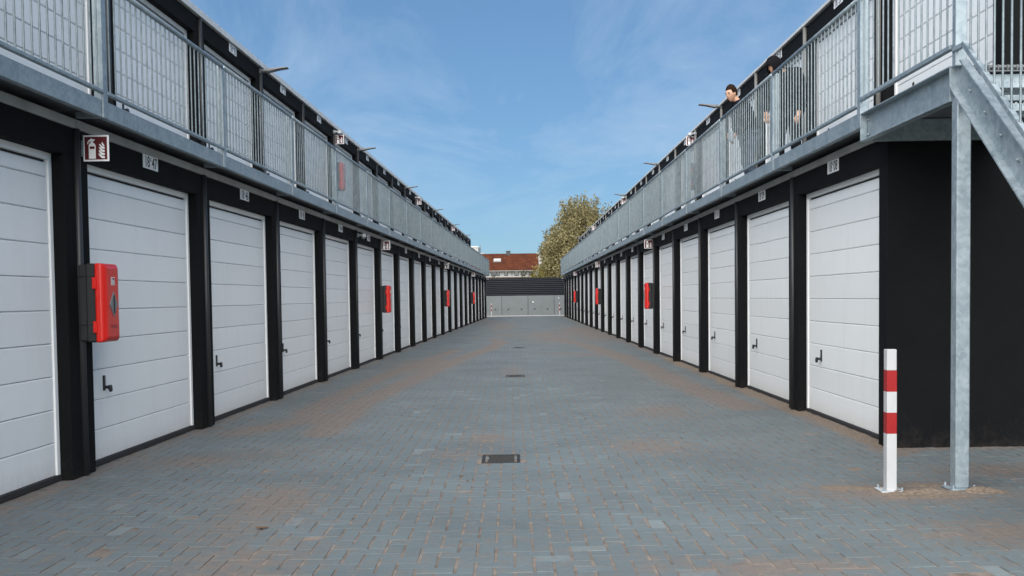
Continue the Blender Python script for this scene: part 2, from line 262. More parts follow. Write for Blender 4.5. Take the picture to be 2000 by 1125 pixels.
# ------------------------------------------------------------------ mesh helpers
class MB:
    def __init__(s): s.v = []; s.f = []
    def add(s, vs_, fs_):
        o = len(s.v); s.v += [tuple(p) for p in vs_]; s.f += [tuple(i+o for i in f) for f in fs_]; return s
    def box(s, x0, x1, y0, y1, z0, z1):
        x0, x1 = min(x0, x1), max(x0, x1); y0, y1 = min(y0, y1), max(y0, y1); z0, z1 = min(z0, z1), max(z0, z1)
        return s.add([(x0,y0,z0),(x1,y0,z0),(x1,y1,z0),(x0,y1,z0),(x0,y0,z1),(x1,y0,z1),(x1,y1,z1),(x0,y1,z1)],
                     [(0,3,2,1),(4,5,6,7),(0,1,5,4),(1,2,6,5),(2,3,7,6),(3,0,4,7)])
    def cbox(s, x0, x1, y0, y1, z0, z1, c=0.004):
        x0, x1 = min(x0, x1), max(x0, x1); y0, y1 = min(y0, y1), max(y0, y1); z0, z1 = min(z0, z1), max(z0, z1)
        c = min(c, (x1-x0)*.45, (y1-y0)*.45, (z1-z0)*.45)
        bm = bmesh.new(); pts = []
        for X, sx in ((x0, 1), (x1, -1)):
            for Y, sy in ((y0, 1), (y1, -1)):
                for Z, sz in ((z0, 1), (z1, -1)):
                    pts += [(X, Y+sy*c, Z+sz*c), (X+sx*c, Y, Z+sz*c), (X+sx*c, Y+sy*c, Z)]
        for p in pts: bm.verts.new(p)
        bmesh.ops.convex_hull(bm, input=bm.verts); bmesh.ops.dissolve_limit(bm, angle_limit=0.01, verts=bm.verts, edges=bm.edges)
        bm.verts.index_update()
        s.add([v.co[:] for v in bm.verts], [[v.index for v in f.verts] for f in bm.faces]); bm.free(); return s
    def cyl(s, a, b, r, n=10, r2=None, cap=True):
        a, b = Vector(a), Vector(b); ax = (b-a).normalized(); r2 = r if r2 is None else r2
        u = ax.orthogonal().normalized(); w_ = ax.cross(u)
        vs_ = [a + (u*math.cos(2*math.pi*i/n)+w_*math.sin(2*math.pi*i/n))*r for i in range(n)] + [b + (u*math.cos(2*math.pi*i/n)+w_*math.sin(2*math.pi*i/n))*r2 for i in range(n)]
        fs_ = [(i, (i+1) % n, n+(i+1) % n, n+i) for i in range(n)]
        if cap: fs_ += [tuple(range(n-1, -1, -1)), tuple(range(n, 2*n))]
        return s.add(vs_, fs_)
    def beam(s, a, b, w_, h, upv=(0, 0, 1)):
        a, b = Vector(a), Vector(b); ax = (b-a).normalized(); u = ax.cross(Vector(upv)).normalized(); v = u.cross(ax)
        vs_ = []
        for p in (a, b):
            for du, dv_ in ((-1,-1),(1,-1),(1,1),(-1,1)): vs_.append(p+u*du*w_/2+v*dv_*h/2)
        return s.add(vs_, [(0,3,2,1),(4,5,6,7),(0,1,5,4),(1,2,6,5),(2,3,7,6),(3,0,4,7)])
    def extrude(s, poly, axis, a, b):
        """poly: list of 2-D points in the plane normal to axis ('x','y','z')"""
        n = len(poly)
        def P(p, t): return {'x': (t, p[0], p[1]), 'y': (p[0], t, p[1]), 'z': (p[0], p[1], t)}[axis]
        return s.add([P(p, a) for p in poly]+[P(p, b) for p in poly],
                     [tuple(range(n)), tuple(range(2*n-1, n-1, -1))]+[(i, n+i, n+(i+1) % n, (i+1) % n) for i in range(n)])
    def sphere(s, c, r, sx=1, sy=1, sz=1, nu=12, nv=8):
        c = Vector(c); vs_ = [c+Vector((0, 0, r*sz))]
        for j in range(1, nv):
            th = math.pi*j/nv
            for i in range(nu):
                ph = 2*math.pi*i/nu; vs_.append(c+Vector((r*sx*math.sin(th)*math.cos(ph), r*sy*math.sin(th)*math.sin(ph), r*sz*math.cos(th))))
        vs_.append(c-Vector((0, 0, r*sz))); L = len(vs_)-1; fs_ = []
        for i in range(nu): fs_.append((0, 1+i, 1+(i+1) % nu)); fs_.append((L, L-nu+(i+1) % nu, L-nu+i))
        for j in range(nv-2):
            for i in range(nu):
                a = 1+j*nu+i; b = 1+j*nu+(i+1) % nu; fs_.append((a, a+nu, b+nu, b))
        return s.add(vs_, fs_)
    def mesh(s, name, mt, smooth=False, recalc=True):
        me = bpy.data.meshes.new(name); me.from_pydata(s.v, [], s.f)
        if recalc:
            bm = bmesh.new(); bm.from_mesh(me); bmesh.ops.recalc_face_normals(bm, faces=bm.faces); bm.to_mesh(me); bm.free()
        if mt: me.materials.append(mt)
        if smooth:
            for p in me.polygons: p.use_smooth = True
        return me
    def build(s, name, mt, parent=None, loc=(0, 0, 0), smooth=False, recalc=True):
        return obj(name, s.mesh(name, mt, smooth, recalc), parent, loc)
def obj(name, me, parent=None, loc=(0, 0, 0), rz=0.0):
    o = bpy.data.objects.new(name, me); COL.objects.link(o); o.parent = parent; o.location = loc
    if rz: o.rotation_euler = (0, 0, rz)
    return o
def tag(o, label=None, cat=None, group=None, kind=None):
    if label: o['label'] = label
    if cat: o['category'] = cat
    if group: o['group'] = group
    if kind: o['kind'] = kind
    return o
def empty(name, loc=(0, 0, 0), rz=0.0):
    o = bpy.data.objects.new(name, None); COL.objects.link(o); o.location = loc; o.rotation_euler = (0, 0, rz); o.empty_display_size = 0.1
    return o
SCRATCH = bpy.data.scenes.new('scratch')
def evaluated(o):
    SCRATCH.collection.objects.link(o); vl = SCRATCH.view_layers[0]; vl.update()
    dg = vl.depsgraph; dg.update(); me = bpy.data.meshes.new_from_object(o.evaluated_get(dg)); bpy.data.objects.remove(o)
    return me
TEXTS = {}
def text_mesh(txt, size, mt, name='digits', sx=1.0, font_extrude=0.0008):
    key = (txt, size, sx)
    if key in TEXTS: return TEXTS[key]
    cu = bpy.data.curves.new('t', 'FONT'); cu.body = txt; cu.size = size; cu.extrude = font_extrude; cu.align_x = 'CENTER'; cu.align_y = 'CENTER'; cu.resolution_u = 3; cu.offset = 0.0022 if size > 0.1 else 0.0006
    me = evaluated(bpy.data.objects.new('t', cu)); me.name = name; bpy.data.curves.remove(cu)
    me.materials.clear(); me.materials.append(mt)
    if sx != 1:
        for v in me.vertices: v.co.x *= sx
    TEXTS[key] = me
    return me

# ------------------------------------------------------------------ the two rows: measured axes
P = 3.10296
ROW = {'L': dict(x=-3.78020, t=0.02816, s0=8.43054, sg=1, k0=-2, k1=20), 'R': dict(x=3.39066, t=0.00572, s0=12.47549, sg=-1, k0=-1, k1=19)}
def row_world(r, d, s, z):
    q = ROW[r]; t = q['t']; ca, sa = math.cos(t), math.sin(t)
    lx = q['sg']*d
    return Vector((q['x']+lx*ca+s*sa, -lx*sa+s*ca, z))
def row_root(name, r, s=0.0, d=0.0, z=0.0):
    return empty(name, row_world(r, d, s, z), -ROW[r]['t'])
SET = 1.05            # upper storey stands back
SEAM = -0.21          # seam of two boxes, from the far edge of a pillar
JW = 0.21             # jamb width
BAND0, BAND1, LIN0, DECK = 2.85, 2.93, 2.62, 3.055
UP0, ULIN0, UTOP = 2.94, 5.24, 5.485
PW = P-0.42           # opening

# ------------------------------------------------------------------ ground and paving
g = MB().add([(-700, -300, -0.06), (700, -300, -0.06), (700, 1500, -0.06), (-700, 1500, -0.06)], [(0, 1, 2, 3)]).build('ground', M['grass'], recalc=False)
tag(g, 'rough ground beyond the paved yard', 'ground', kind='structure')
DRAINS = [(-0.11, 8.82), (0.05, 18.15), (0.20, 28.4), (-0.1, 69.0)]
pm = MB(); yy0 = -6.0
def sheet(x0, x1, y0, y1): pm.add([(x0, y0, -0.0032), (x1, y0, -0.0032), (x1, y1, -0.0032), (x0, y1, -0.0032)], [(0, 1, 2, 3)])
for (dx, dy) in DRAINS:
    sheet(-9, 12, yy0, dy-0.22); sheet(-9, dx-0.155, dy-0.22, dy+0.22); sheet(dx+0.155, 12, dy-0.22, dy+0.22); yy0 = dy+0.22
sheet(-9, 12, yy0, 79)
pv = pm.build('courtyard_paving', M['sand'], recalc=False)
tag(pv, 'yard of blue-grey concrete pavers in herringbone with tan sandy joints', 'paving', kind='structure')

def seg_d(x, y, pts):
    best = np.full(x.shape, 1e9)
    for (ax, ay), (bx, by) in zip(pts[:-1], pts[1:]):
        dx, dy = bx-ax, by-ay; t = np.clip(((x-ax)*dx+(y-ay)*dy)/(dx*dx+dy*dy), 0, 1)
        best = np.minimum(best, np.hypot(x-ax-t*dx, (y-ay-t*dy)*0.8))
    return best
def vnoise(x, y, sc, seed=0):
    r = np.random.default_rng(seed).random((64, 64)); X = x/sc; Y = y/sc
    i = np.floor(X).astype(int); j = np.floor(Y).astype(int); u = X-i; v = Y-j; u = u*u*(3-2*u); v = v*v*(3-2*v)
    a = r[i % 64, j % 64]; b = r[(i+1) % 64, j % 64]; c = r[i % 64, (j+1) % 64]; d = r[(i+1) % 64, (j+1) % 64]
    return a*(1-u)*(1-v)+b*u*(1-v)+c*(1-u)*v+d*u*v
def sand_mask(x, y):
    n = vnoise(x, y, 0.55, 1)*0.6+vnoise(x, y, 0.23, 2)*0.4; n2 = vnoise(x, y, 2.3, 3)
    m_ = np.zeros_like(x)
    def band(pts, wd, amp):
        nonlocal m_
        m_ = np.maximum(m_, amp*np.exp(-(seg_d(x, y, pts)/wd)**2)*(0.55+0.75*n))
    def blob(cx, cy, rx, ry, amp):
        nonlocal m_
        m_ = np.maximum(m_, amp*np.exp(-((x-cx)/rx)**2-((y-cy)/ry)**2)*(0.35+1.1*n))
    band([(-2.05, 10.6), (-2.10, 13.5), (-1.85, 16.6), (-1.55, 20), (-1.2, 23.7), (-0.62, 28.2), (-0.36, 31.5), (-0.55, 34.5), (-1.3, 35)], 0.20, 1.3)
    band([(-2.6, 12.5), (-2.5, 15.9), (-2.36, 19.1), (-1.9, 23.5), (-1.55, 27.5)], 0.19, 1.1)
    band([(-2.95, 10.8), (-2.3, 12.3)], 0.3, 0.95)
    blob(-1.9, 21.5, 0.7, 2.6, 0.85)
    band([(2.95, 12.6), (2.72, 16), (2.68, 21), (2.45, 25), (2.2, 29), (1.6, 33)], 0.26, 1.2)
    band([(1.2, 25), (1.9, 24.6), (2.5, 24)], 0.5, 0.6)
    blob(1.36, 9.5, 0.45, 0.55, 0.72); blob(1.9, 12.4, 0.55, 0.9, 0.6); blob(-0.28, 10.1, 0.22, 0.5, 0.75); blob(-0.55, 9.1, 0.3, 0.3, 0.6); blob(0.0, 19.6, 0.3, 1.2, 0.5)
    blob(-1.72, 6.7, 0.36, 1.1, 0.66); blob(-1.45, 5.4, 0.4, 0.7, 0.55); blob(-2.9, 8.9, 0.5, 0.5, 0.6); blob(-2.3, 9.3, 0.9, 0.7, 0.3)
    blob(1.45, 5.18, 0.5, 0.16, 0.9); blob(0.78, 5.25, 0.2, 0.16, 0.6); blob(2.9, 5.85, 0.5, 0.35, 0.8); blob(2.85, 7.15, 0.75, 0.38, 1.05); blob(3.9, 7.9, 0.9, 0.35, 0.7)
    blob(3.0, 40, 1.2, 9, 0.85); blob(-0.5, 50, 0.9, 9, 0.6); blob(1.5, 36, 1.2, 6, 0.7); blob(-0.2, 38, 0.7, 3, 0.5); blob(-1.4, 60, 0.8, 6, 0.5)
    xl = -3.78+0.02816*y; xr = 3.39+0.00572*y
    m_ = np.maximum(m_, 0.75*np.exp(-((x-xl)/0.12)**2)*(0.4+0.9*n)); m_ = np.maximum(m_, 0.85*np.exp(-((x-xr)/0.16)**2)*(0.4+0.9*n)*(y > 8.8))
    m_ = np.maximum(m_, 0.9*np.exp(-((y-9.1)/0.12)**2)*(x > 3.3)*(0.4+0.8*n))
    m_ = np.maximum(m_, 0.15*n2*(0.6+0.8*n))
    return np.clip(m_, 0, 1.3)

U = 0.105
cells = []
i0, i1 = int(-8.5/U), int(11/U); j0, j1 = int(-2.2/U), int(78.6/U)
I, J = np.meshgrid(np.arange(i0, i1), np.arange(j0, j1), indexing='ij')
mm_ = (I+J) % 4
def keep(cx, cy):
    xl = -3.78+0.02816*cy-0.10; xr = 3.39+0.00572*cy+0.10
    k = (cx > xl) & ((cx < xr) | (cy < 9.3)) & (cx < 8)
    for (dx, dy) in DRAINS: k &= ~((np.abs(cx-dx) < 0.19) & (np.abs(cy-dy) < 0.25))
    return k
bx0, bx1, by0, by1 = [], [], [], []
for typ, wx, wy in ((0, 2, 1), (2, 1, 2)):
    sel = mm_ == typ; x = I[sel]*U; y = J[sel]*U
    kk = keep(x+wx*U/2, y+wy*U/2)
    bx0.append(x[kk]); by0.append(y[kk]); bx1.append(x[kk]+wx*U); by1.append(y[kk]+wy*U)
bx0, bx1, by0, by1 = [np.concatenate(a) for a in (bx0, bx1, by0, by1)]
nb = len(bx0)
gap = 0.0062; ch = 0.0028; chy = 0.0014
jx = rng.normal(0, 0.0012, nb); jy = rng.normal(0, 0.0012, nb); tz = rng.normal(0, 0.0011, nb)
a0, a1, c0, c1 = bx0+gap+jx, bx1-gap+jx, by0+0.0017+jy, by1-0.0017+jy
tilt = rng.normal(0, 0.0005, (nb, 2))
V = np.zeros((nb, 8, 3))
for q_, (xx, yy) in enumerate(((a0, c0), (a1, c0), (a1, c1), (a0, c1))): V[:, q_, 0] = xx; V[:, q_, 1] = yy; V[:, q_, 2] = -0.0075
for q_, (xx, yy, sx, sy) in enumerate(((a0+ch, c0+chy, -1, -1), (a1-ch, c0+chy, 1, -1), (a1-ch, c1-chy, 1, 1), (a0+ch, c1-chy, -1, 1))):
    V[:, 4+q_, 0] = xx; V[:, 4+q_, 1] = yy; V[:, 4+q_, 2] = tz+sx*tilt[:, 0]+sy*tilt[:, 1]
FACE = np.array([(4, 5, 6, 7), (0, 1, 5, 4), (1, 2, 6, 5), (2, 3, 7, 6), (3, 0, 4, 7)])
sandv = sand_mask(V[:, :, 0], V[:, :, 1])
cxm, cym = (bx0+bx1)/2, (by0+by1)/2
vis = (cym > 4.98) & (np.abs(cxm) < 0.512*cym+0.02) & (cxm < 8)
order = np.argsort(np.where(vis, cym, 1e9))[:300]
single = np.zeros(nb, bool); single[order] = True
def paver_mesh(idx, name):
    n = len(idx); me = bpy.data.meshes.new(name)
    vv = V[idx].reshape(-1, 3); ff = (FACE[None]+8*np.arange(n)[:, None, None]).reshape(-1, 4)
    me.vertices.add(len(vv)); me.vertices.foreach_set('co', vv.ravel())
    me.loops.add(ff.size); me.loops.foreach_set('vertex_index', ff.ravel().astype(np.int32))
    me.polygons.add(len(ff)); me.polygons.foreach_set('loop_start', np.arange(0, ff.size, 4, dtype=np.int32))
    at = me.attributes.new('sand', 'FLOAT', 'POINT'); at.data.foreach_set('value', sandv[idx].ravel().astype(np.float32))
    me.update(calc_edges=True); me.shade_flat(); me.materials.append(M['paver']); return me
fld = obj('paver_field', paver_mesh(np.where(~single)[0], 'paver_field'), pv); fld['kind'] = 'stuff'
for q_ in order: obj('paver', paver_mesh(np.array([q_]), 'paver'), pv)

# drain gratings
for n_, (dx, dy) in enumerate(DRAINS):
    t = empty('drain_grate', (dx, dy, 0))
    f = MB()
    f.cbox(-0.17, 0.17, -0.235, -0.205, -0.03, 0.002); f.cbox(-0.17, 0.17, 0.205, 0.235, -0.03, 0.002); f.cbox(-0.17, -0.14, -0.205, 0.205, -0.03, 0.002); f.cbox(0.14, 0.17, -0.205, 0.205, -0.03, 0.002)
    f.build('frame', M['iron'], t)
    for k in range(6):
        y = -0.16+k*0.064; MB().cbox(-0.14, 0.14, y-0.011, y+0.011, -0.03, -0.004).build('bar', M['iron'], t)
    MB().box(-0.14, 0.14, -0.205, 0.205, -0.2, -0.06).build('pit', M['gap'], t)
    MB().box(-0.139, -0.118, -0.2, 0.2, -0.03, -0.0045).box(0.118, 0.139, -0.2, 0.2, -0.03, -0.0045).build('side_plate', M['heap'], t)
    tag(t, ['iron gully grate nearest the camera in the middle of the yard', 'iron gully grate second from the camera', 'iron gully grate third from the camera, half way down the yard', 'iron gully grate farthest away before the grey garage doors'][n_], 'drain grate', 'drain grates down the middle')

# ------------------------------------------------------------------ garage blocks
def bars(lo, hi, k): return lo+(hi-lo)*k
def frame_mesh(sg, zb, zl, zt, depth, name):
    mb = MB(); g_ = 0.012
    a, b = SEAM+g_, P+SEAM-g_
    for lo, hi in ((a, 0.0), (P-0.42, b)): mb.cbox(sg*0, -sg*depth, lo, hi, zb, zl+0.02, 0.006)
    mb.cbox(sg*0.0, -sg*depth, a, b, zl, zt, 0.006)
    return mb.mesh(name, M['stucco'])
def door_parts(sg, z0, ztop, handle_off, detail):
    """returns list of (name, mesh, loc) for a door whose opening starts at local s=0, width PW"""
    out = []
    d0 = -0.10; fw = 0.055
    fr = MB()
    fr.cbox(sg*d0, sg*(d0-0.06), 0.0, fw, z0, ztop, 0.004); fr.cbox(sg*d0, sg*(d0-0.06), PW-fw, PW, z0, ztop, 0.004)
    fr.cbox(sg*(d0+0.001), sg*(d0-0.06), fw, PW-fw, ztop-0.115, ztop, 0.004)
    out.append(('door_frame', fr.mesh('door_frame', M['doorframe'])))
    bk = MB().box(sg*(d0-0.035), sg*(d0-0.09), 0.01, PW-0.01, z0-0.03, ztop)
    out.append(('backing', bk.mesh('backing', M['gap'])))
    th = MB().cbox(sg*(d0+0.012), sg*(d0-0.05), 0.0, PW, z0-0.045, z0+0.004, 0.004)
    out.append(('bottom_seal', th.mesh('bottom_seal', M['gap'])))
    zz = z0; ph = 0.2645; lims = []
    top = ztop-0.135
    while zz < top-0.02:
        z1 = min(zz+ph, top); lims.append((zz, z1)); zz = z1
    pan = []
    for a, b in lims:
        mb = MB(); e = 0.0009; y0, y1 = fw+0.008, PW-fw-0.008
        f0, f1 = sg*(d0-0.012), sg*(d0-0.025)
        # bevelled face: lower edge set back a little deeper so that the joint casts a line
        za, zb = a+e, b-e
        pts = [(f1, y0, za), (f1, y1, za), (f1, y1, zb), (f1, y0, zb), (f0, y0+0.004, za+0.007), (f0, y1-0.004, za+0.007), (f0, y1-0.004, zb-0.009), (f0, y0+0.004, zb-0.009)]
        mb.add(pts, [(0, 3, 2, 1), (4, 5, 6, 7), (0, 1, 5, 4), (1, 2, 6, 5), (2, 3, 7, 6), (3, 0, 4, 7)])
        pan.append(mb)
    if detail:
        for mb in pan: out.append(('panel', mb.mesh('panel', M['door'])))
    else:
        mb = MB()
        for q in pan: mb.add(q.v, q.f)
        out.append(('panels', mb.mesh('panels', M['door'])))
    h = MB(); fs = d0-0.012; hz = z0+0.62
    h.cbox(sg*fs, sg*(fs+0.012), handle_off-0.021, handle_off+0.021, hz-0.02, hz+0.115, 0.004)
    h.cyl((sg*(fs+0.01), handle_off, hz+0.01), (sg*(fs+0.05), handle_off, hz+0.01), 0.014, 10)
    h.cbox(sg*(fs+0.042), sg*(fs+0.062), handle_off-0.018, handle_off+0.042, hz-0.012, hz+0.028, 0.006)
    h.cbox(sg*(fs+0.040), sg*(fs+0.064), handle_off+0.008, handle_off+0.044, hz-0.034, hz+0.012, 0.006)
    out.append(('handle', h.mesh('handle', M['black_metal'])))
    return out
def num_plate(r, k, d, zc_, txt, where):
    s = ROW[r]['s0']+k*P+PW*0.5+(0.02 if r == 'L' else 0.0)
    t = row_root('number_plate', r, s, d+0.001, zc_); sg = ROW[r]['sg']
    MB().cbox(0, sg*0.006, -0.185, 0.185, -0.066, 0.066, 0.0015).build('plate', M['sign_white'], t)
    me = text_mesh(txt[0], 0.150, M['ink'], 'digits', 0.84); me2 = text_mesh(txt[2], 0.150, M['ink'], 'digits', 0.84); me3 = text_mesh(txt[1], 0.048, M['ink'], 'letter', 0.95)
    for me_, off, zz in ((me, -0.088, -0.005), (me3, 0.0, 0.026), (me2, 0.092, -0.005)):
        o = obj(me_.name, me_, t)
        # text reads left to right for someone facing the wall
        if sg > 0: o.matrix_local = Matrix(((0, 0, 1, 0.0062), (1, 0, 0, off), (0, 1, 0, zz), (0, 0, 0, 1)))
        else: o.matrix_local = Matrix(((0, 0, -1, -0.0062), (-1, 0, 0, -off), (0, 1, 0, zz), (0, 0, 0, 1)))
    tag(t, f'white number plate {"".join(txt)} above the {where}', 'number plate', 'number plates over the doors')
for r, q in ROW.items():
    sg = q['sg']; side = 'left' if r == 'L' else 'right'
    root = row_root('garage_block', r)
    tag(root, f'two-storey black garage block with white doors along the {side} side of the yard', 'garage block', 'garage blocks')
    k0, k1 = q['k0'], q['k1']; sA, sB = q['s0']+k0*P+SEAM, q['s0']+k1*P+SEAM
    lowf = frame_mesh(sg, 0.0, LIN0, BAND0, 0.24, 'portal_frame')
    upf = frame_mesh(sg, UP0, ULIN0, UTOP, 0.24, 'portal_frame')
    band = MB().cbox(sg*0.012, -sg*1.3, SEAM+0.004, P+SEAM-0.004, BAND0+0.002, BAND1, 0.006).mesh('slab_edge', M['concrete'])
    th = 0.10 if r == 'L' else 0.055
    trim = MB().cbox(sg*0.045, -sg*0.35, SEAM+0.002, P+SEAM-0.002, UTOP+0.004, UTOP+th, 0.006).mesh('roof_trim', M['trim'])
    low_d = door_parts(sg, 0.048, LIN0+0.06, 0.44 if r == 'L' else PW-0.56, True); low_s = door_parts(sg, 0.048, LIN0+0.06, 0.44 if r == 'L' else PW-0.56, False)
    up_d = door_parts(sg, 3.09, ULIN0+0.06, 0.44 if r == 'L' else PW-0.56, True); up_s = door_parts(sg, 3.09, ULIN0+0.06, 0.44 if r == 'L' else PW-0.56, False)
    pl = MB().cyl((sg*0.006, 0, 0.01), (sg*0.006, 0, BAND0), 0.032, 12)
    plm = pl.mesh('drainpipe', M['pipe_dark'], True)
    pu = MB().cyl((sg*0.010, 0, UP0+0.1), (sg*0.010, 0, UTOP-0.01), 0.034, 12)
    pum = pu.mesh('drainpipe', M['pipe' if r == 'R' else 'pipe_dark'], True)
    seam = MB().box(-sg*0.05, -sg*0.24, -0.02, 0.02, 0.0, BAND0).mesh('seam_filler', M['stucco']); seamu = MB().box(-sg*0.05, -sg*0.24, -0.02, 0.02, UP0, UTOP).mesh('seam_filler', M['stucco'])
    for k in range(k0, k1):
        s = q['s0']+k*P
        obj('portal_frame', lowf, root, (0, s, 0)); obj('slab_edge', band, root, (0, s, 0))
        obj('portal_frame', upf, root, (-sg*SET, s, 0)); obj('roof_trim', trim, root, (-sg*SET, s, 0))
        rel = k-k0
        for lst, dd, det in ((low_d, 0.0, rel <= 8), (up_d, -sg*SET, rel <= 7)):
            src = lst if det else (low_s if dd == 0.0 else up_s)
            door = obj('garage_door', src[0][1], root, (dd, s, 0))
            for nm, me in src[1:]: obj(nm, me, door)
    for k in range(k0, k1+1):
        s = q['s0']+k*P+SEAM
        if k == k0 and r == 'R': continue
        obj('drainpipe', plm, root, (0, s, 0)); obj('seam_filler', seam, root, (0, s, 0))
        obj('drainpipe', pum, root, (-sg*SET, s, 0)); obj('seam_filler', seamu, root, (-sg*SET, s, 0))
    MB().box(-sg*0.241, -sg*6.2, sA+0.012, sB-0.012, 0.0, BAND0-0.002).build('wall', M['stucco'], root)
    if r == 'R': MB().cbox(sg*0.002, -sg*6.21, sA-0.012, sA+0.0115, 0.0, BAND0-0.001, 0.003).build('end_wall', M['stucco'], root)
    MB().box(-sg*(SET+0.241), -sg*6.2, sA+0.012, sB-0.012, UP0-0.004, UTOP-0.002).build('wall', M['stucco'], root)
    MB().box(-sg*1.302, -sg*6.2, sA+0.01, sB-0.01, BAND0, BAND1-0.003).build('slab', M['concrete'], root)
    MB().box(-sg*(SET+0.352), -sg*6.25, sA-0.03, sB+0.03, UTOP+0.002, UTOP+0.06).build('roof', M['roof'], root)
    # number plates
    for k in range(k0+(2 if r == 'L' else 0), k1):
        n_ = 47-k if r == 'L' else 9+k
        num_plate(r, k, 0.0, 2.785, ('18', 'G', f'{n_:02d}'), f'lower {side} garage door')
    for k in range(1 if r == 'L' else -1, k1):
        n_ = 95-k if r == 'L' else 57+k
        num_plate(r, k, -SET, 5.415 if r == 'L' else 5.425, ('18', 'G', f'{n_:02d}'), f'upper {side} garage door')

# ------------------------------------------------------------------ galvanised walkways
RD = 0.25
for r, q in ROW.items():
    sg = q['sg']; side = 'left' if r == 'L' else 'right'
    root = row_root('walkway', r)
    tag(root, f'galvanised steel walkway with barred railing along the upper {side} doors', 'walkway', 'upper walkways')
    k0, k1 = (q['k0'] if r == 'L' else 0), q['k1']
    RZ = 4.055 if r == 'L' else 4.10
    s_start = q['s0']+(k0 if r == 'L' else -1)*P+SEAM; s_end = q['s0']+k1*P+SEAM
    post = MB().cbox(sg*(RD-0.075), sg*(RD+0.006), -0.022, 0.022, DECK-0.12, RZ+0.012, 0.004).cbox(sg*(RD-0.004), sg*(RD+0.012), -0.045, 0.045, DECK-0.125, RZ-0.03, 0.003).mesh('post', M['galv'])
    rail = MB().cyl((sg*RD, 0.035, RZ), (sg*RD, P-0.035, RZ), 0.0225, 10).mesh('top_rail', M['galv'], True)
    brail = MB().cbox(sg*(RD-0.02), sg*(RD+0.02), 0.035, P-0.035, 3.125, 3.155, 0.004).mesh('bottom_rail', M['galv'])
    chan = MB().cbox(sg*(RD-0.005), sg*(RD-0.012), 0.03, P-0.03, 2.935, DECK+0.02, 0.002).cbox(sg*(RD-0.06), sg*(RD-0.0125), 0.03, P-0.03, 2.935, 2.943, 0.002).cbox(sg*(RD-0.05), sg*(RD-0.0125), 0.03, P-0.03, DECK+0.012, DECK+0.02, 0.002).mesh('edge_channel', M['galv'])
    brk = MB().cbox(sg*0.02, sg*(RD-0.07), -0.025, 0.025, 2.935, 2.985, 0.003).mesh('bracket', M['galv'])
    deck = MB()
    for d_ in np.arange(-SET+0.02, RD-0.065, 0.034): deck.box(sg*d_, sg*(d_+0.006), 0.002, P-0.002, DECK-0.045, DECK)
    for y in np.arange(0.05, P, 0.25): deck.box(-sg*(SET-0.015), sg*(RD-0.07), y, y+0.008, DECK-0.02, DECK-0.002)
    deck.box(-sg*(SET-0.015), sg*(RD-0.07), 0.004, P-0.004, DECK-0.052, DECK-0.047)
    deckm = deck.mesh('deck_grating', M['deck'], recalc=False)
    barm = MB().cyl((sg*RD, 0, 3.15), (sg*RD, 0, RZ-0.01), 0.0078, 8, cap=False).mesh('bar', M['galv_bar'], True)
    NBAR = 26
    allb = MB()
    for i in range(NBAR):
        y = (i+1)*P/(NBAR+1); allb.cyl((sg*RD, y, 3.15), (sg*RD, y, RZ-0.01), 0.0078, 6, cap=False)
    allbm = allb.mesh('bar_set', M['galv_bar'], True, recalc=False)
    ka = k0 if r == 'L' else -1
    for k in range(ka, k1):
        s = q['s0']+k*P+SEAM
        obj('deck_grating', deckm, root, (0, s, 0)); obj('edge_channel', chan, root, (0, s, 0))
        obj('post', post, root, (0, s, 0)); obj('top_rail', rail, root, (0, s, 0)); obj('bottom_rail', brail, root, (0, s, 0)); obj('bracket', brk, root, (0, s, 0))
        if (k-ka) < (9 if r == 'L' else 8):
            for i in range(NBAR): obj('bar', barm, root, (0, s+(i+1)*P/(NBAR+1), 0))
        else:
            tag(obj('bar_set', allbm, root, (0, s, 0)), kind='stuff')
    obj('post', post, root, (0, s_end, 0)); obj('bracket', brk, root, (0, s_end, 0))
    # return railing across the far end
    MB().cyl((sg*(RD-0.03), s_end+0.02, RZ), (-sg*SET, s_end+0.02, RZ), 0.0225, 10).build('top_rail', M['galv'], root)
    MB().cbox(sg*(RD-0.03), -sg*SET, s_end, s_end+0.04, 3.125, 3.155).build('bottom_rail', M['galv'], root)
    e = MB()
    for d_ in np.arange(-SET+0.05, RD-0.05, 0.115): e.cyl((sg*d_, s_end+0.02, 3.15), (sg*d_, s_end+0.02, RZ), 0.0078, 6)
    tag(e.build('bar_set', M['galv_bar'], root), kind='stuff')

# ------------------------------------------------------------------ staircase at the near end of the right row
st = row_root('staircase', 'R'); tag(st, 'galvanised open steel staircase with landing post at the near right corner', 'staircase')
sg = -1
sc0 = ROW['R']['s0']-P+SEAM     # 9.16
sN = 7.20                        # landing edge
def chan_y(mb, d, y0, y1, z0, z1, fl, inw):   # C-channel along s, web at d, flanges going inw
    mb.cbox(sg*d, sg*(d-0.008), y0, y1, z0, z1, 0.002)
    mb.cbox(sg*(d-0.0085), sg*(d-fl), y0, y1, z0, z0+0.011, 0.002); mb.cbox(sg*(d-0.0085), sg*(d-fl), y0, y1, z1-0.011, z1, 0.002)
mb = MB()
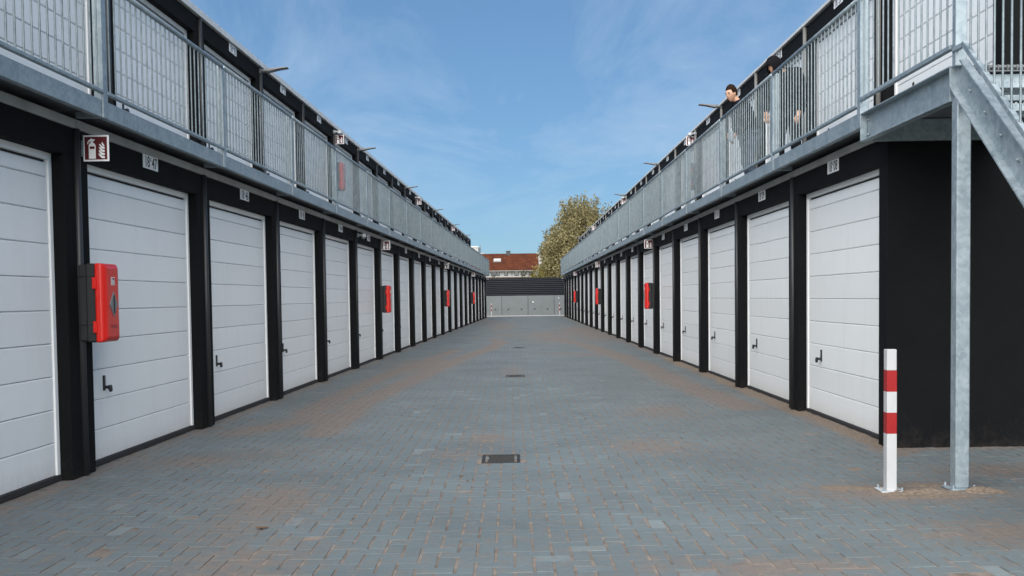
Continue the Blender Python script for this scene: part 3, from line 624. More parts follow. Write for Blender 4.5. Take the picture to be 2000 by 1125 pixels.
# outward facing channel: the flanges point to the yard
mb.cbox(sg*(RD-0.055), sg*(RD-0.063), sN+0.05, sc0-0.03, 2.80, DECK, 0.002)
mb.cbox(sg*(RD-0.0545), sg*(RD+0.01), sN+0.05, sc0-0.03, 2.80, 2.811, 0.002); mb.cbox(sg*(RD-0.0545), sg*(RD+0.01), sN+0.05, sc0-0.03, DECK-0.011, DECK, 0.002)
mb.build('landing_channel', M['galv'], st)
for y in (sN+0.052, sc0-0.04): MB().cbox(sg*(RD-0.05), sg*(RD+0.008), y, y+0.01, 2.812, DECK-0.012, 0.001).build('end_plate', M['galv'], st)
bom = MB().sphere((0, 0, 0), 0.013, nu=8, nv=6).mesh('bolt', M['galv'])
for y in (sN+0.10, sc0-0.09):
    for z in (2.86, 2.99): obj('bolt', bom, st, (sg*(RD-0.045), y, z))
W2 = -0.95                       # far stringer, as d
chan = MB(); chan.cbox(sg*W2, sg*(W2-0.06), sN+0.05, sc0-0.03, 2.80, DECK, 0.002); chan.build('landing_channel', M['galv'], st)
mb = MB().cbox(sg*(RD-0.07), sg*W2, sc0-0.09, sc0-0.035, 2.802, DECK-0.06, 0.003); mb.build('cross_beam', M['galv'], st)
mb = MB().cbox(sg*(RD-0.07), sg*W2, sN+0.06, sN+0.12, 2.802, DECK-0.06, 0.003); mb.build('cross_beam', M['galv'], st)
lg = MB()
for d_ in np.arange(W2+0.02, RD-0.07, 0.034): lg.box(sg*d_, sg*(d_+0.006), sN+0.02, sc0-0.02, DECK-0.04, DECK-0.001)
for y in np.arange(sN+0.03, sc0, 0.12): lg.box(sg*W2, sg*(RD-0.07), y, y+0.006, DECK-0.02, DECK-0.003)
lg.box(sg*W2, sg*(RD-0.07), sN+0.02, sc0-0.03, DECK-0.05, DECK-0.043)
tag(lg.build('landing_grating', M['deck'], st, recalc=False), kind='stuff')
# posts with base plates
for d_ in (RD-0.055, W2+0.05):
    po = MB().cbox(sg*(d_-0.05), sg*(d_+0.05), sN-0.05, sN+0.05, 0.012, 2.80, 0.008).build('post', M['galv'], st)
    b_ = MB().cbox(sg*(d_-0.10), sg*(d_+0.10), sN-0.09, sN+0.09, 0.002, 0.014, 0.003)
    for a in (-1, 1):
        for c in (-1, 1): b_.cyl((sg*(d_+a*0.075), sN+c*0.068, 0.014), (sg*(d_+a*0.075), sN+c*0.068, 0.04), 0.009, 8)
    b_.build('base_plate', M['galv'], po)
# stringers
sl = 0.848; y_top, z_top = 7.09, 3.062
def sz(y): return z_top-(y_top-y)*sl
yb = y_top-z_top/sl+0.30
for d_, nm in ((RD, 'near'), (W2-0.01, 'far')):
    vdep = 0.315; tw = 0.010
    poly = [(sN+0.055, z_top), (y_top, z_top), (yb, sz(yb)), (yb-0.02, 0.01), (yb+0.24, 0.01), (sN+0.055, sz(sN+0.055)-vdep+0.02)]
    a = MB(); a.extrude(poly, 'x', sg*(d_-0.045), sg*(d_-0.045-tw)); so = a.build('stringer', M['galv'], st)
    f = MB()
    f.beam((sg*(d_-0.02), y_top, z_top-0.003), (sg*(d_-0.02), yb, sz(yb)-0.003), 0.062, 0.011)
    f.beam((sg*(d_-0.02), sN+0.055, sz(sN+0.055)-vdep+0.02), (sg*(d_-0.02), yb+0.22, 0.012), 0.062, 0.011)
    f.build('flange', M['galv'], so)
    bom = MB().cyl((sg*(d_-0.047), 0, 0), (sg*(d_-0.034), 0, 0), 0.013, 6).cyl((sg*(d_-0.034), 0, 0), (sg*(d_-0.024), 0, 0), 0.009, 8, 0.004).mesh('bolt', M['galv'])
    for i in range(16):
        y = 6.98-i*0.225; z = sz(y)-0.13
        if z < 0.15 or nm == 'far': break
        for dy_ in (-0.045, 0.045): obj('bolt', bom, so, (0, y+dy_, z+0.01-dy_*0.35))
tread = MB()
for y in np.arange(-0.12, 0.12, 0.030): tread.box(sg*(RD-0.06), sg*(W2+0.005), y, y+0.005, -0.035, 0)
tread.box(sg*(RD-0.06), sg*(W2+0.005), -0.128, -0.122, -0.045, 0.003)
tread.box(sg*(RD-0.06), sg*(W2+0.005), 0.122, 0.128, -0.045, 0)
for d_ in np.arange(W2+0.01, RD-0.06, 0.10): tread.box(sg*d_, sg*(d_+0.005), -0.122, 0.122, -0.018, -0.001)
for d_ in np.arange(W2+0.01, RD-0.06, 0.028): tread.box(sg*d_, sg*(d_+0.014), -0.131, -0.1285, -0.008, 0.010)
trm = tread.mesh('tread', M['galv'], recalc=False)
n_tr = 15
for i in range(1, n_tr):
    z = DECK-i*DECK/(n_tr+0.4); y = sN-0.0-(DECK-z)/sl+0.02
    if z > 0.05: obj('tread', trm, st, (0, y-0.02, z))
# landing and stair railings on the yard side
RZR = 4.10
lp = MB().cbox(sg*(RD-0.075), sg*(RD+0.006), -0.03, 0.03, DECK-0.02, RZR+0.012, 0.004).mesh('railing_post', M['galv'])
obj('railing_post', lp, st, (0, sN-0.01, 0))
MB().cyl((sg*RD, sN+0.03, RZR), (sg*RD, sc0-0.035, RZR), 0.0225, 10).build('top_rail', M['galv'], st, smooth=True)
MB().cbox(sg*(RD-0.02), sg*(RD+0.02), sN+0.03, sc0-0.035, 3.165, 3.20, 0.004).build('bottom_rail', M['galv'], st)
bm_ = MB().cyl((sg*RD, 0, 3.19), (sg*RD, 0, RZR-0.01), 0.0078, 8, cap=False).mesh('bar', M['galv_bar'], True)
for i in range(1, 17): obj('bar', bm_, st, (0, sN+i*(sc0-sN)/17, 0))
yA, yB = 7.04, yb+0.25
for d_ in (RD, W2):
    MB().beam((sg*d_, sN, 3.155), (sg*d_, yA-0.02, 3.155), 0.034, 0.03).beam((sg*d_, yA, 3.165), (sg*d_, yB, 3.165-(yA-yB)*sl*1.06), 0.034, 0.034).build('bottom_rail', M['galv'], st)
    MB().cyl((sg*d_, yA, 4.12), (sg*d_, yB, 4.12-(yA-yB)*sl*1.06), 0.0225, 10).build('top_rail', M['galv'], st, smooth=True)
    i = 0; y = yA-0.10
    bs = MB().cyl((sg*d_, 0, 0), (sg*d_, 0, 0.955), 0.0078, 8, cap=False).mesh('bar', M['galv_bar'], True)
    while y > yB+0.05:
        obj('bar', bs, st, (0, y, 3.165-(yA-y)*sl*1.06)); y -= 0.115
    obj('railing_post', MB().cbox(sg*(d_-0.03), sg*(d_+0.005), yB-0.02, yB+0.02, 0.01, 4.12-(yA-yB)*sl*1.06).mesh('railing_post', M['galv']), st)

# ------------------------------------------------------------------ fire-extinguisher cabinets, signs, lamps, cameras
def cabinet(r, k, upper):
    q = ROW[r]; sg = q['sg']; s = q['s0']+k*P-0.105; z = (1.10 if not upper else 4.02); d0 = (0.0 if not upper else -SET)
    t = row_root('extinguisher_cabinet', r, s, d0, z); hw = 0.155; H_ = 0.655
    b = MB().cbox(sg*0.004, sg*0.075, -hw+0.012, hw-0.012, 0.012, H_-0.012, 0.012).cbox(sg*0.07, sg*0.145, -hw+0.004, hw-0.004, 0.004, H_-0.004, 0.012)
    b.cbox(sg*0.01, sg*0.142, -hw+0.001, hw-0.001, 0.15, 0.158, 0.002).cbox(sg*0.01, sg*0.142, -hw+0.001, hw-0.001, 0.545, 0.553, 0.002)
    b.build('back_box', M['box_black'], t)
    # lid with chamfered front edges
    l = MB(); x0, x1, x2 = sg*0.145, sg*0.205, sg*0.232
    def ring(x, iy, iz): return [(x, -hw+iy, iz), (x, hw-iy, iz), (x, hw-iy, H_-iz), (x, -hw+iy, H_-iz)]
    vs_ = ring(x0, 0, 0)+ring(x1, 0.004, 0.004)+ring(x2, 0.045, 0.035)
    fs_ = [(3, 2, 1, 0), (8, 9, 10, 11)]
    for a in (0, 4):
        for i in range(4): fs_.append((a+i, a+(i+1) % 4, a+4+(i+1) % 4, a+4+i))
    l.add(vs_, fs_); lid = l.build('lid', M['box_red'], t)
    bv = lid.modifiers.new('b', 'BEVEL'); bv.width = 0.016; bv.segments = 3
    for zc in (0.13, 0.49): MB().cbox(sg*0.128, sg*0.165, -hw-0.008, -hw+0.008, zc-0.048, zc+0.048, 0.004).build('clip', M['box_red'], lid)
    for zc in (0.13, 0.49): MB().cbox(sg*0.128, sg*0.165, hw-0.008, hw+0.008, zc-0.048, zc+0.048, 0.004).build('clip', M['box_red'], lid)
    dm = MB().extrude([(0, 0.21), (0.075, 0.315), (0, 0.42), (-0.075, 0.315)], 'x', sg*0.2325, sg*0.238); dm.build('window', M['box_grey'], lid)
    MB().cbox(sg*0.236, sg*0.245, -0.008, 0.008, 0.24, 0.39, 0.003).build('window_rib', M['black_metal'], lid)
    MB().cbox(sg*0.2322, sg*0.235, -0.055, 0.055, 0.12, 0.145, 0.002).build('grip', M['red_paint'], lid)
    MB().box(sg*0.2322, sg*0.2335, -0.032, 0.032, 0.475, 0.54).build('sticker', M['sign_white'], lid)
    MB().box(sg*0.2337, sg*0.2342, -0.026, 0.026, 0.481, 0.534).build('sticker_print', M['sign_red'], lid)
    MB().box(sg*0.2343, sg*0.2347, -0.02, -0.006, 0.485, 0.525).box(sg*0.2343, sg*0.2347, 0.006, 0.02, 0.487, 0.515).build('pictogram', M['sign_white'], lid)
    lv = 'upper' if upper else 'lower'
    names = {0: 'nearest the camera', 5: 'second from the camera', 10: 'third from the camera', 15: 'farthest from the camera'} if r == 'L' else {4: 'nearest the camera', 9: 'second from the camera', 14: 'farthest from the camera'}
    if upper: names = {5: 'nearest of three', 10: 'middle of three', 15: 'farthest of three'} if r == 'L' else {4: 'nearest of three', 9: 'middle of three', 14: 'farthest of three'}
    sd_ = 'left' if r == 'L' else 'right'
    tag(t, f'red and black extinguisher cabinet on the {lv} {sd_} row, {names[k]}', 'extinguisher cabinet', 'fire extinguisher cabinets')
    flag(r, k, upper, names[k])
def flag(r, k, upper, nm):
    q = ROW[r]; sg = q['sg']; s = q['s0']+k*P-0.10; z = 2.60 if not upper else 5.02; d0 = 0.0 if not upper else -SET
    if upper: z = 5.12
    t = row_root('extinguisher_sign', r, s, d0, z)
    W = 0.215; x0 = 0.015; y = -0.004
    MB().cbox(sg*x0, sg*(x0+W), -0.004, 0.004, 0, W, 0.001).build('plate', M['sign_white'], t)
    MB().cbox(0, sg*0.02, -0.008, 0.008, 0.04, W-0.04, 0.001).build('bracket', M['galv'], t)
    b = 0.014
    lo = sg*x0 if sg > 0 else sg*(x0+W)     # left edge as seen from the camera
    def P2(u, v): return (lo+u*W, v*W)
    MB().box(lo+b, lo+W-b, -0.0045, -0.0055, b, W-b).build('red_field', M['sign_red'], t)
    def shape(poly, nm_='pictogram', mt='sign_white', yy=(-0.0056, -0.0064)):
        MB().extrude([P2(u, v) for u, v in poly], 'y', *yy).build(nm_, M[mt], t)
    shape([(0.22, 0.10), (0.49, 0.10), (0.49, 0.60), (0.46, 0.67), (0.40, 0.70), (0.40, 0.75), (0.30, 0.75), (0.30, 0.70), (0.25, 0.67), (0.22, 0.60)])
    shape([(0.30, 0.76), (0.40, 0.76), (0.46, 0.80), (0.46, 0.84), (0.38, 0.84), (0.34, 0.88), (0.27, 0.84), (0.19, 0.76), (0.165, 0.66), (0.195, 0.655), (0.24, 0.74)])
    MB().box(lo+0.265*W, lo+0.45*W, -0.0066, -0.0072, 0.47*W, 0.57*W).build('pictogram', M['sign_red'], t)
    for i, v0 in enumerate((0.11, 0.23, 0.35, 0.47)):
        w_ = 0.24-0.012*i
        shape([(0.84, v0), (0.84, v0+0.075), (0.74, v0+0.10), (0.84-w_+0.03, v0+0.19), (0.84-w_-0.01, v0+0.175), (0.84-w_+0.03, v0+0.10), (0.72, v0+0.01)])
    shape([(0.84, 0.58), (0.80, 0.66), (0.74, 0.74), (0.73, 0.66), (0.77, 0.58)])
    lv = 'upper' if upper else 'lower'; sd_ = 'left' if r == 'L' else 'right'
    tag(t, f'square red extinguisher and flames sign on the {lv} {sd_} row, {nm.split(",")[0]}', 'safety sign', 'fire extinguisher signs')
for k in (0, 5, 10, 15): cabinet('L', k, False)
for k in (5, 10, 15): cabinet('L', k, True)
for k in (4, 9, 14): cabinet('R', k, False); cabinet('R', k, True)
ordn = ['first', 'second', 'third', 'fourth', 'fifth', 'sixth']
def lamp(r, k, i):
    q = ROW[r]; sg = q['sg']; t = row_root('roof_lamp', r, q['s0']+k*P+SEAM, -SET, 5.42 if r == 'L' else 5.46)
    MB().cbox(0, sg*0.03, -0.05, 0.05, -0.05, 0.05, 0.006).cyl((sg*0.02, 0, 0), (sg*0.16, 0, 0.012), 0.034, 12).build('bracket', M['lamp'], t, smooth=False)
    hd = MB(); prof = [(0.14, -0.028), (0.14, 0.030), (0.22, 0.038), (0.46, 0.056), (0.50, 0.053), (0.50, 0.040), (0.34, 0.018), (0.24, -0.005)]
    hd.extrude([(sg*a, b) for a, b in prof], 'y', -0.075, 0.075); ho = hd.build('lamp_head', M['lamp'], t)
    bv = ho.modifiers.new('b', 'BEVEL'); bv.width = 0.01; bv.segments = 2
    tag(t, f'flat grey lamp jutting from the {"left" if r == "L" else "right"} roof edge, {ordn[i]} from the camera', 'lamp', 'roof edge lamps')
for i, k in enumerate((3, 6, 9, 12, 15, 18)): lamp('L', k, i); lamp('R', k, i)
def camera(r, k, upper, nm, off=0.0):
    q = ROW[r]; sg = q['sg']; z = 2.74 if not upper else 5.37
    t = row_root('security_camera', r, q['s0']+k*P+SEAM+off, 0.0 if not upper else -SET, z)
    MB().cyl((0, 0, 0.02), (sg*0.05, 0, 0.02), 0.045, 14).cyl((sg*0.04, 0, 0.02), (sg*0.13, 0, 0.02), 0.022, 12).build('mount', M['cam_white'], t)
    MB().cyl((sg*0.15, 0, -0.02), (sg*0.15, 0, 0.045), 0.058, 16, 0.046).build('housing', M['cam_white'], t)
    MB().sphere((sg*0.15, 0, -0.02), 0.048, sz=0.9, nu=14, nv=8).build('dome', M['box_grey'], t, smooth=True)
    tag(t, nm, 'camera', 'security cameras')
camera('L', 4, False, 'white dome camera under the left walkway near the fourth lower pillar', 0.12)
camera('L', 10, False, 'white dome camera above the third lower left extinguisher sign', 0.1)
camera('L', 5, True, 'white dome camera above the nearest upper left extinguisher sign')
camera('L', 10, True, 'white dome camera above the second upper left extinguisher sign')
camera('R', 4, True, 'white dome camera above the nearest upper right extinguisher sign')
camera('R', 9, True, 'white dome camera above the second upper right extinguisher sign')
camera('L', 20, False, 'white dome camera at the far end of the left row', 0.0)
camera('R', 19, False, 'white dome camera at the far end of the right row', 0.0)

# ------------------------------------------------------------------ bollards
def bollard(x, y, lab, rz=0.0):
    t = empty('bollard', (x, y, 0), rz); h = 0.035; zz = [0.012, 0.42, 0.572, 0.722, 0.874, 1.025]
    for i in range(5):
        MB().cbox(-h, h, -h, h, zz[i], zz[i+1], 0.0005 if i < 4 else 0.004).build('white_band' if i % 2 == 0 else 'red_band', M['white_paint'] if i % 2 == 0 else M['red_paint'], t)
    b = MB().cbox(-0.085, 0.085, -0.085, 0.085, 0.003, 0.013, 0.002); b.build('base_plate', M['white_paint'], t)
    for a in (-1, 1):
        for c in (-1, 1): MB().cyl((a*0.064, c*0.064, 0.013), (a*0.064, c*0.064, 0.038), 0.008, 8).build('bolt', M['galv'], t)
    tag(t, lab, 'bollard', 'red and white bollards')
bollard(2.712, 7.15, 'large red and white square bollard beside the staircase post', R_(-2))
bollard(-1.50, 74.0, 'far red and white bollard at the end of the left row')
bollard(3.55, 74.0, 'far red and white bollard at the end of the right row')

# loose sand round the bollard and post, and along the right wall
def heap(name, pts, lab):
    """pts: list of (x, y, rx, ry, h)"""
    n = 70; xs = [p[0]-2.2*p[2] for p in pts]+[p[0]+2.2*p[2] for p in pts]; ys = [p[1]-2.2*p[3] for p in pts]+[p[1]+2.2*p[3] for p in pts]
    X, Y = np.meshgrid(np.linspace(min(xs), max(xs), n), np.linspace(min(ys), max(ys), n), indexing='ij')
    nz = 0.5*vnoise(X+50, Y+50, 0.12, 5)+0.35*vnoise(X+50, Y+50, 0.05, 6)+0.3*vnoise(X+50, Y+50, 0.02, 8)
    Z = np.zeros_like(X)
    for (x, y, rx, ry, h) in pts: Z = np.maximum(Z, h*np.exp(-((X-x)/rx)**2-((Y-y)/ry)**2))
    Z = Z*(0.35+1.3*nz)-0.006
    vs_ = np.stack([X, Y, Z], -1).reshape(-1, 3); fs_ = []
    for i in range(n-1):
        for j in range(n-1):
            a = i*n+j
            if max(Z[i, j], Z[i+1, j], Z[i, j+1], Z[i+1, j+1]) > -0.002: fs_.append((a, a+n, a+n+1, a+1))
    o = MB().add(vs_, fs_).build(name, M['heap'], smooth=True); tag(o, lab, 'sand', kind='stuff')
heap('sand_heap', [(2.90, 7.08, 0.26, 0.11, 0.026), (3.36, 7.10, 0.13, 0.09, 0.032), (2.50, 7.28, 0.30, 0.12, 0.010), (2.75, 6.95, 0.3, 0.07, 0.010), (3.1, 7.35, 0.3, 0.10, 0.010), (3.05, 6.95, 0.28, 0.06, 0.009)], 'loose brown sand scattered round the bollard and post feet')
def wall_sand():
    n = 260; ys = np.linspace(9.2, 23, n); m2 = 9
    vs_, fs_ = [], []
    for i, y in enumerate(ys):
        xr = 3.39+0.00572*y
        for j in range(m2):
            u = j/(m2-1); wdt = 0.16*(0.5+vnoise(np.array([y+9.]), np.array([3.]), 0.7, 9)[0])
            x = xr+0.1-u*(wdt+0.1); z = 0.014*(1-u)**1.2*(0.4+1.2*vnoise(np.array([y*1.0+20]), np.array([u*2+5.]), 0.09, 11)[0])-0.004*u-0.002*(u > .9)
            vs_.append((x, y, z))
    for i in range(n-1):
        for j in range(m2-1): a = i*m2+j; fs_.append((a, a+1, a+m2+1, a+m2))
    o = MB().add(vs_, fs_).build('sand_strip', M['heap'], smooth=True); tag(o, 'strip of loose sand along the foot of the right doors', 'sand', kind='stuff')
wall_sand()

# dead leaves and small litter
def leaf(x, y, sc, rz, lab):
    prof = [(-1, 0), (-0.5, 0.38), (0.1, 0.45), (0.7, 0.22), (1.05, 0), (0.7, -0.25), (0.1, -0.42), (-0.5, -0.36)]
    vs_ = [(a*sc, b*sc, 0.008+0.25*sc*abs(b)+0.12*sc*a*a) for a, b in prof]+[(0, 0, 0.006)]
    vs_ += [(a, b, c-0.003) for a, b, c in vs_]
    fs_ = [(i, (i+1) % 8, 8) for i in range(8)]+[(9+(i+1) % 8, 9+i, 17) for i in range(8)]+[(i, 9+i, 9+(i+1) % 8, (i+1) % 8) for i in range(8)]
    o = MB().add(vs_, fs_).build('dead_leaf', M['leafbrown'], loc=(x, y, 0)); o.rotation_euler = (0, 0, rz); tag(o, lab, 'leaf', 'fallen leaves')
leaf(-1.58, 6.2, 0.042, 0.2, 'brown dead leaf on the pavers in the left foreground')
leaf(-2.62, 7.95, 0.018, 1.2, 'tiny dark leaf near the leftmost garage doors')
leaf(-0.42, 7.95, 0.02, 0.4, 'small curled leaf just in front of the nearest gully grate')
leaf(-0.36, 7.75, 0.014, 2.4, 'smaller of two leaf scraps before the nearest gully grate')
leaf(3.2, 8.3, 0.016, 0.9, 'tiny brown leaf right of the bollard')

# ------------------------------------------------------------------ end of the yard
ew = empty('end_garages', (1.1, 78.0, 0)); tag(ew, 'low row of grey garage doors under dark ribbed cladding closing the yard', 'garage row')
MB().box(-14, 14, 0.06, 6, 0, 2.9).build('wall', M['cladding'], ew)
cl = MB()
for i in range(9):
    z0 = 1.58+i*0.148; cl.extrude([(0.06, z0), (-0.01, z0+0.035), (-0.01, z0+0.10), (0.06, z0+0.147)], 'x', -14, 14)
cl.box(-14.02, 14.02, -0.03, 0.3, 2.905, 2.95); cl.build('ribbed_cladding', M['cladding'], ew)
for i in range(-4, 5):
    x0 = -1.88+0.02+(i)*2.045; 
    dr = MB().cbox(x0+0.012, x0+2.033, 0.0, 0.05, 0.03, 1.56, 0.006).build('garage_door', M['grey_door'], ew)
    for hx in (0.50, 1.53): MB().cbox(x0+hx-0.05, x0+hx+0.05, -0.03, 0.0, 0.47, 0.56, 0.01).build('handle', M['black_metal'], dr)
MB().box(-14, 14, -0.012, 0.055, 0.0, 0.026).build('sill', M['concrete'], ew)
MB().cbox(0.53, 0.62, -0.01, -0.001, 1.02, 1.10, 0.002).build('sticker', M['sign_white'], ew); MB().cbox(2.55, 2.62, -0.01, -0.001, 1.32, 1.38, 0.002).build('sticker', M['sign_white'], ew)
strip = MB().box(-9, 12, 75.6, 77.99, -0.05, 0.006).build('concrete_apron', M['concrete']); tag(strip, 'pale strip of paving before the grey garage doors', 'paving', kind='structure')

# terraced house with clay-tile roof
hs = empty('terraced_house', (0, 125, 0)); tag(hs, 'terraced house with orange clay-tile roof and white window band', 'house')
hx0, hx1 = -9.0, 3.38
MB().box(hx0, hx1, 0.4, 9, 0, 4.05).build('wall', M['brickwall'], hs)
MB().box(hx0, hx1, 0.3, 0.39, 3.98, 4.10).build('sill', M['white_wall'], hs)
MB().box(hx0, hx1, 0.45, 9, 4.051, 4.86).build('upper_wall', M['white_wall'], hs)
xw = -2.7; j = 0
for wx0, wx1, dark in ((-2.55, -1.85, 1), (-1.80, -1.46, 1), (-0.86, -0.42, 1), (0.05, 0.12, 1), (0.40, 0.95, 1), (1.3, 1.8, 1), (2.2, 2.8, 1), (-4.3, -3.2, 1), (-5.9, -4.9, 1)):
    wdw = MB().box(wx0, wx1, 0.40, 0.449, 4.14, 4.80).build('window', M['black_metal'], hs); MB().box(wx0+0.06, wx1-0.06 if wx1-wx0 > .2 else wx1-0.01, 0.37, 0.399, 4.20, 4.76).build('pane', M['glass'], wdw)
rf = MB().extrude([(0.0, 4.87), (4.6, 7.0), (9.2, 4.87), (9.2, 4.75), (0.0, 4.75)], 'x', hx0-0.2, hx1+0.12)
ro = rf.build('roof', M['tile'], hs)
# tile courses and rolls
tl = MB(); nrm = Vector((0, -(7.0-4.87), 4.6)).normalized()
for i in range(16):
    f0 = i/16; y = 4.6*f0; z = 4.87+(7.0-4.87)*f0
    tl.extrude([(y-0.02, z+0.02), (y+0.02, z+0.085), (y+0.33, z+0.17), (y+0.33, z+0.1)], 'x', hx0-0.2, hx1+0.12)
x = hx0-0.2
while x < hx1+0.1:
    tl.beam((x+0.12, 0.0, 4.93), (x+0.12, 4.6, 7.06), 0.09, 0.10); x += 0.27
tag(tl.build('roof_tiles', M['tile'], ro), kind='stuff')
MB().cyl((hx0-0.2, 4.6, 7.0), (hx1+0.12, 4.6, 7.0), 0.11, 8).build('ridge', M['tile'], ro)
MB().box(-0.62, -0.08, 4.2, 5.0, 6.7, 7.38).box(-0.66, -0.04, 4.16, 5.04, 7.385, 7.45).build('chimney', M['black_metal'], ro)
sk = MB(); sk.beam((-2.22, 2.5, 6.17), (-1.28, 2.5, 6.17), 0.86, 0.10, (0, -0.42, 0.9)); sko = sk.build('skylight', M['white_wall'], ro)
MB().beam((-2.13, 2.44, 6.26), (-1.37, 2.44, 6.26), 0.66, 0.04, (0, -0.42, 0.9)).build('pane', M['skylight'], sko)
MB().box(hx0-0.2, hx1+0.12, -0.1, 0.02, 4.70, 4.82).build('gutter', M['pipe'], ro)
wg = empty('white_gable', (0, 140, 0)); tag(wg, 'white gable wall showing just right of the clay-tile roof', 'building')
MB().extrude([(3.6, 0), (7.5, 0), (7.5, 6.2), (5.5, 7.6), (3.6, 7.5)], 'y', 0, 8).build('wall', M['white_wall'], wg); MB().beam((3.5, -0.1, 7.55), (5.5, -0.1, 7.68), 0.3, 0.1).build('roof_edge', M['trim'], wg)
wb = empty('white_apartment_block', (0, 150, 0)); tag(wb, 'white flat-roofed building peeping over the left walkway end', 'building')
MB().box(-14, -4.9, 0, 8, 0, 9.0).box(-4.9, -4.0, 0, 8, 0, 8.1).build('wall', M['white_wall'], wb); MB().box(-14.1, -4.85, -0.1, 8.1, 9.003, 9.15).build('roof_edge', M['trim'], wb); MB().cyl((-4.6, 2, 8.1), (-4.6, 2, 9.4), 0.05, 6).build('flue', M['pipe'], wb)

# ------------------------------------------------------------------ trees
def leaf_cloud(pts, size, rs, asp=1.8):
    n = len(pts); c = np.asarray(pts)
    a = rs.normal(size=(n, 3)); a[:, 2] += 0.6; a /= np.linalg.norm(a, axis=1)[:, None]
    b = np.cross(a, rs.normal(size=(n, 3))); b /= np.linalg.norm(b, axis=1)[:, None]
    s_ = size*rs.uniform(0.6, 1.3, n)[:, None]
    V_ = np.stack([c-a*s_*asp/2, c+b*s_/2, c+a*s_*asp/2, c-b*s_/2], 1).reshape(-1, 3)
    F_ = np.arange(4*n).reshape(-1, 4)
    return V_, F_
def np_mesh(name, V_, F_, mt):
    me = bpy.data.meshes.new(name); me.vertices.add(len(V_)); me.vertices.foreach_set('co', V_.ravel())
    me.loops.add(F_.size); me.loops.foreach_set('vertex_index', F_.ravel().astype(np.int32))
    me.polygons.add(len(F_)); me.polygons.foreach_set('loop_start', np.arange(0, F_.size, F_.shape[1], dtype=np.int32)); me.update(calc_edges=True); me.materials.append(mt); return me
def tree(name, loc, h, w_, n_shoot, n_leaf, size, mt, label, seed, trunk_h=1.6, group=None, upright=0.75):
    rs = np.random.default_rng(seed); t = empty(name, loc)
    tr = MB(); tr.cyl((0, 0, -0.1), (0, 0, trunk_h), 0.045*h**0.9*0.5, 10, 0.03*h**0.9*0.5)
    pts = []
    for i in range(n_shoot):
        az = rs.uniform(0, 2*math.pi); rad = math.sqrt(rs.uniform(0.0, 1.0)); 
        edge = 1-0.42*rad**2.6
        L = h*edge*rs.uniform(0.80, 1.0)*(1.0 if rs.random() > 0.35 else rs.uniform(0.45, 0.95))
        base = Vector((0, 0, trunk_h*rs.uniform(0.5, 1.0))); tip = Vector((math.cos(az)*rad*w_/2, math.sin(az)*rad*w_/2, L))
        mid = base.lerp(tip, 0.45)+Vector((math.cos(az), math.sin(az), 0))*rad*w_*0.16*upright-Vector((0, 0, 0.05*h))
        prev = base; segs = 7
        for j in range(1, segs+1):
            u = j/segs; p = base*(1-u)**2+mid*2*u*(1-u)+tip*u*u
            tr.cyl(prev, p, 0.05*(1-(j-1)/segs)+0.008, 5, 0.05*(1-j/segs)+0.006, cap=False); prev = p
        nl = n_leaf//n_shoot
        us = rs.beta(2.2, 1.1, nl)*0.97+0.03
        for u in us:
            p = base*(1-u)**2+mid*2*u*(1-u)+tip*u*u
            sp_ = 0.46*(1.12-u)*min(1, w_/5)+0.12
            pts.append((p.x+rs.normal(0, sp_), p.y+rs.normal(0, sp_), p.z+rs.normal(0, sp_*1.3)))
    tr.build('trunk', M['bark'], t, recalc=False)
    V_, F_ = leaf_cloud(pts, size, rs); obj('crown', np_mesh('crown', V_, F_, mt), t)
    tag(t, label, 'tree', group)
tree('willow_tree', (7.3, 100, -0.05), 11.9, 8.8, 220, 80000, 0.14, M['leaf_willow'], 'large olive-yellow willow rising behind the right garage block', 11)
tree('willow_tree', (5.1, 97, -0.05), 8.4, 4.8, 90, 30000, 0.14, M['leaf_willow'], 'lower olive willow at the left foot of the large willow', 12)
tree('garden_tree', (1.2, 90, -0.05), 4.1, 2.2, 40, 1500, 0.10, M['leaf_dark'], 'sparse dark brown shrub before the house windows', 13, 0.8)
tree('garden_tree', (2.4, 92, -0.05), 4.6, 2.2, 40, 3200, 0.11, M['leaf_yellow'], 'yellow-green small tree between house and willow', 14, 0.8)
tree('garden_tree', (-1.45, 91, -0.05), 3.75, 0.9, 20, 900, 0.10, M['leaf_dark'], 'small dark bush at the left end of the ribbed wall', 15, 0.8)

# ------------------------------------------------------------------ two people on the right walkway
def skin_mesh(verts, edges, radii, sub=2):
    me = bpy.data.meshes.new('k'); me.from_pydata([tuple(v) for v in verts], edges, []); o = bpy.data.objects.new('k', me)
    o.modifiers.new('s', 'SKIN'); 
    seen = set(); adj = {i: [] for i in range(len(verts))}
    for a, b in edges: adj[a].append(b); adj[b].append(a)
    sv = me.skin_vertices[0].data
    for i, rr in enumerate(radii): sv[i].radius = (rr, rr) if not isinstance(rr, tuple) else rr; sv[i].use_root = False
    for i in range(len(verts)):
        if i in seen: continue
        sv[i].use_root = True; stk = [i]
        while stk:
            a = stk.pop()
            if a in seen: continue
            seen.add(a); stk += adj[a]
    ss = o.modifiers.new('d', 'SUBSURF'); ss.levels = sub; ss.render_levels = sub
    return evaluated(o)
def chain(V_, E, Rr, pts, rad, root=None):
    prev = root
    for p, r_ in zip(pts, rad):
        V_.append(Vector(p)); Rr.append(r_); i = len(V_)-1
        if prev is not None: E.append((prev, i))
        prev = i
    return prev
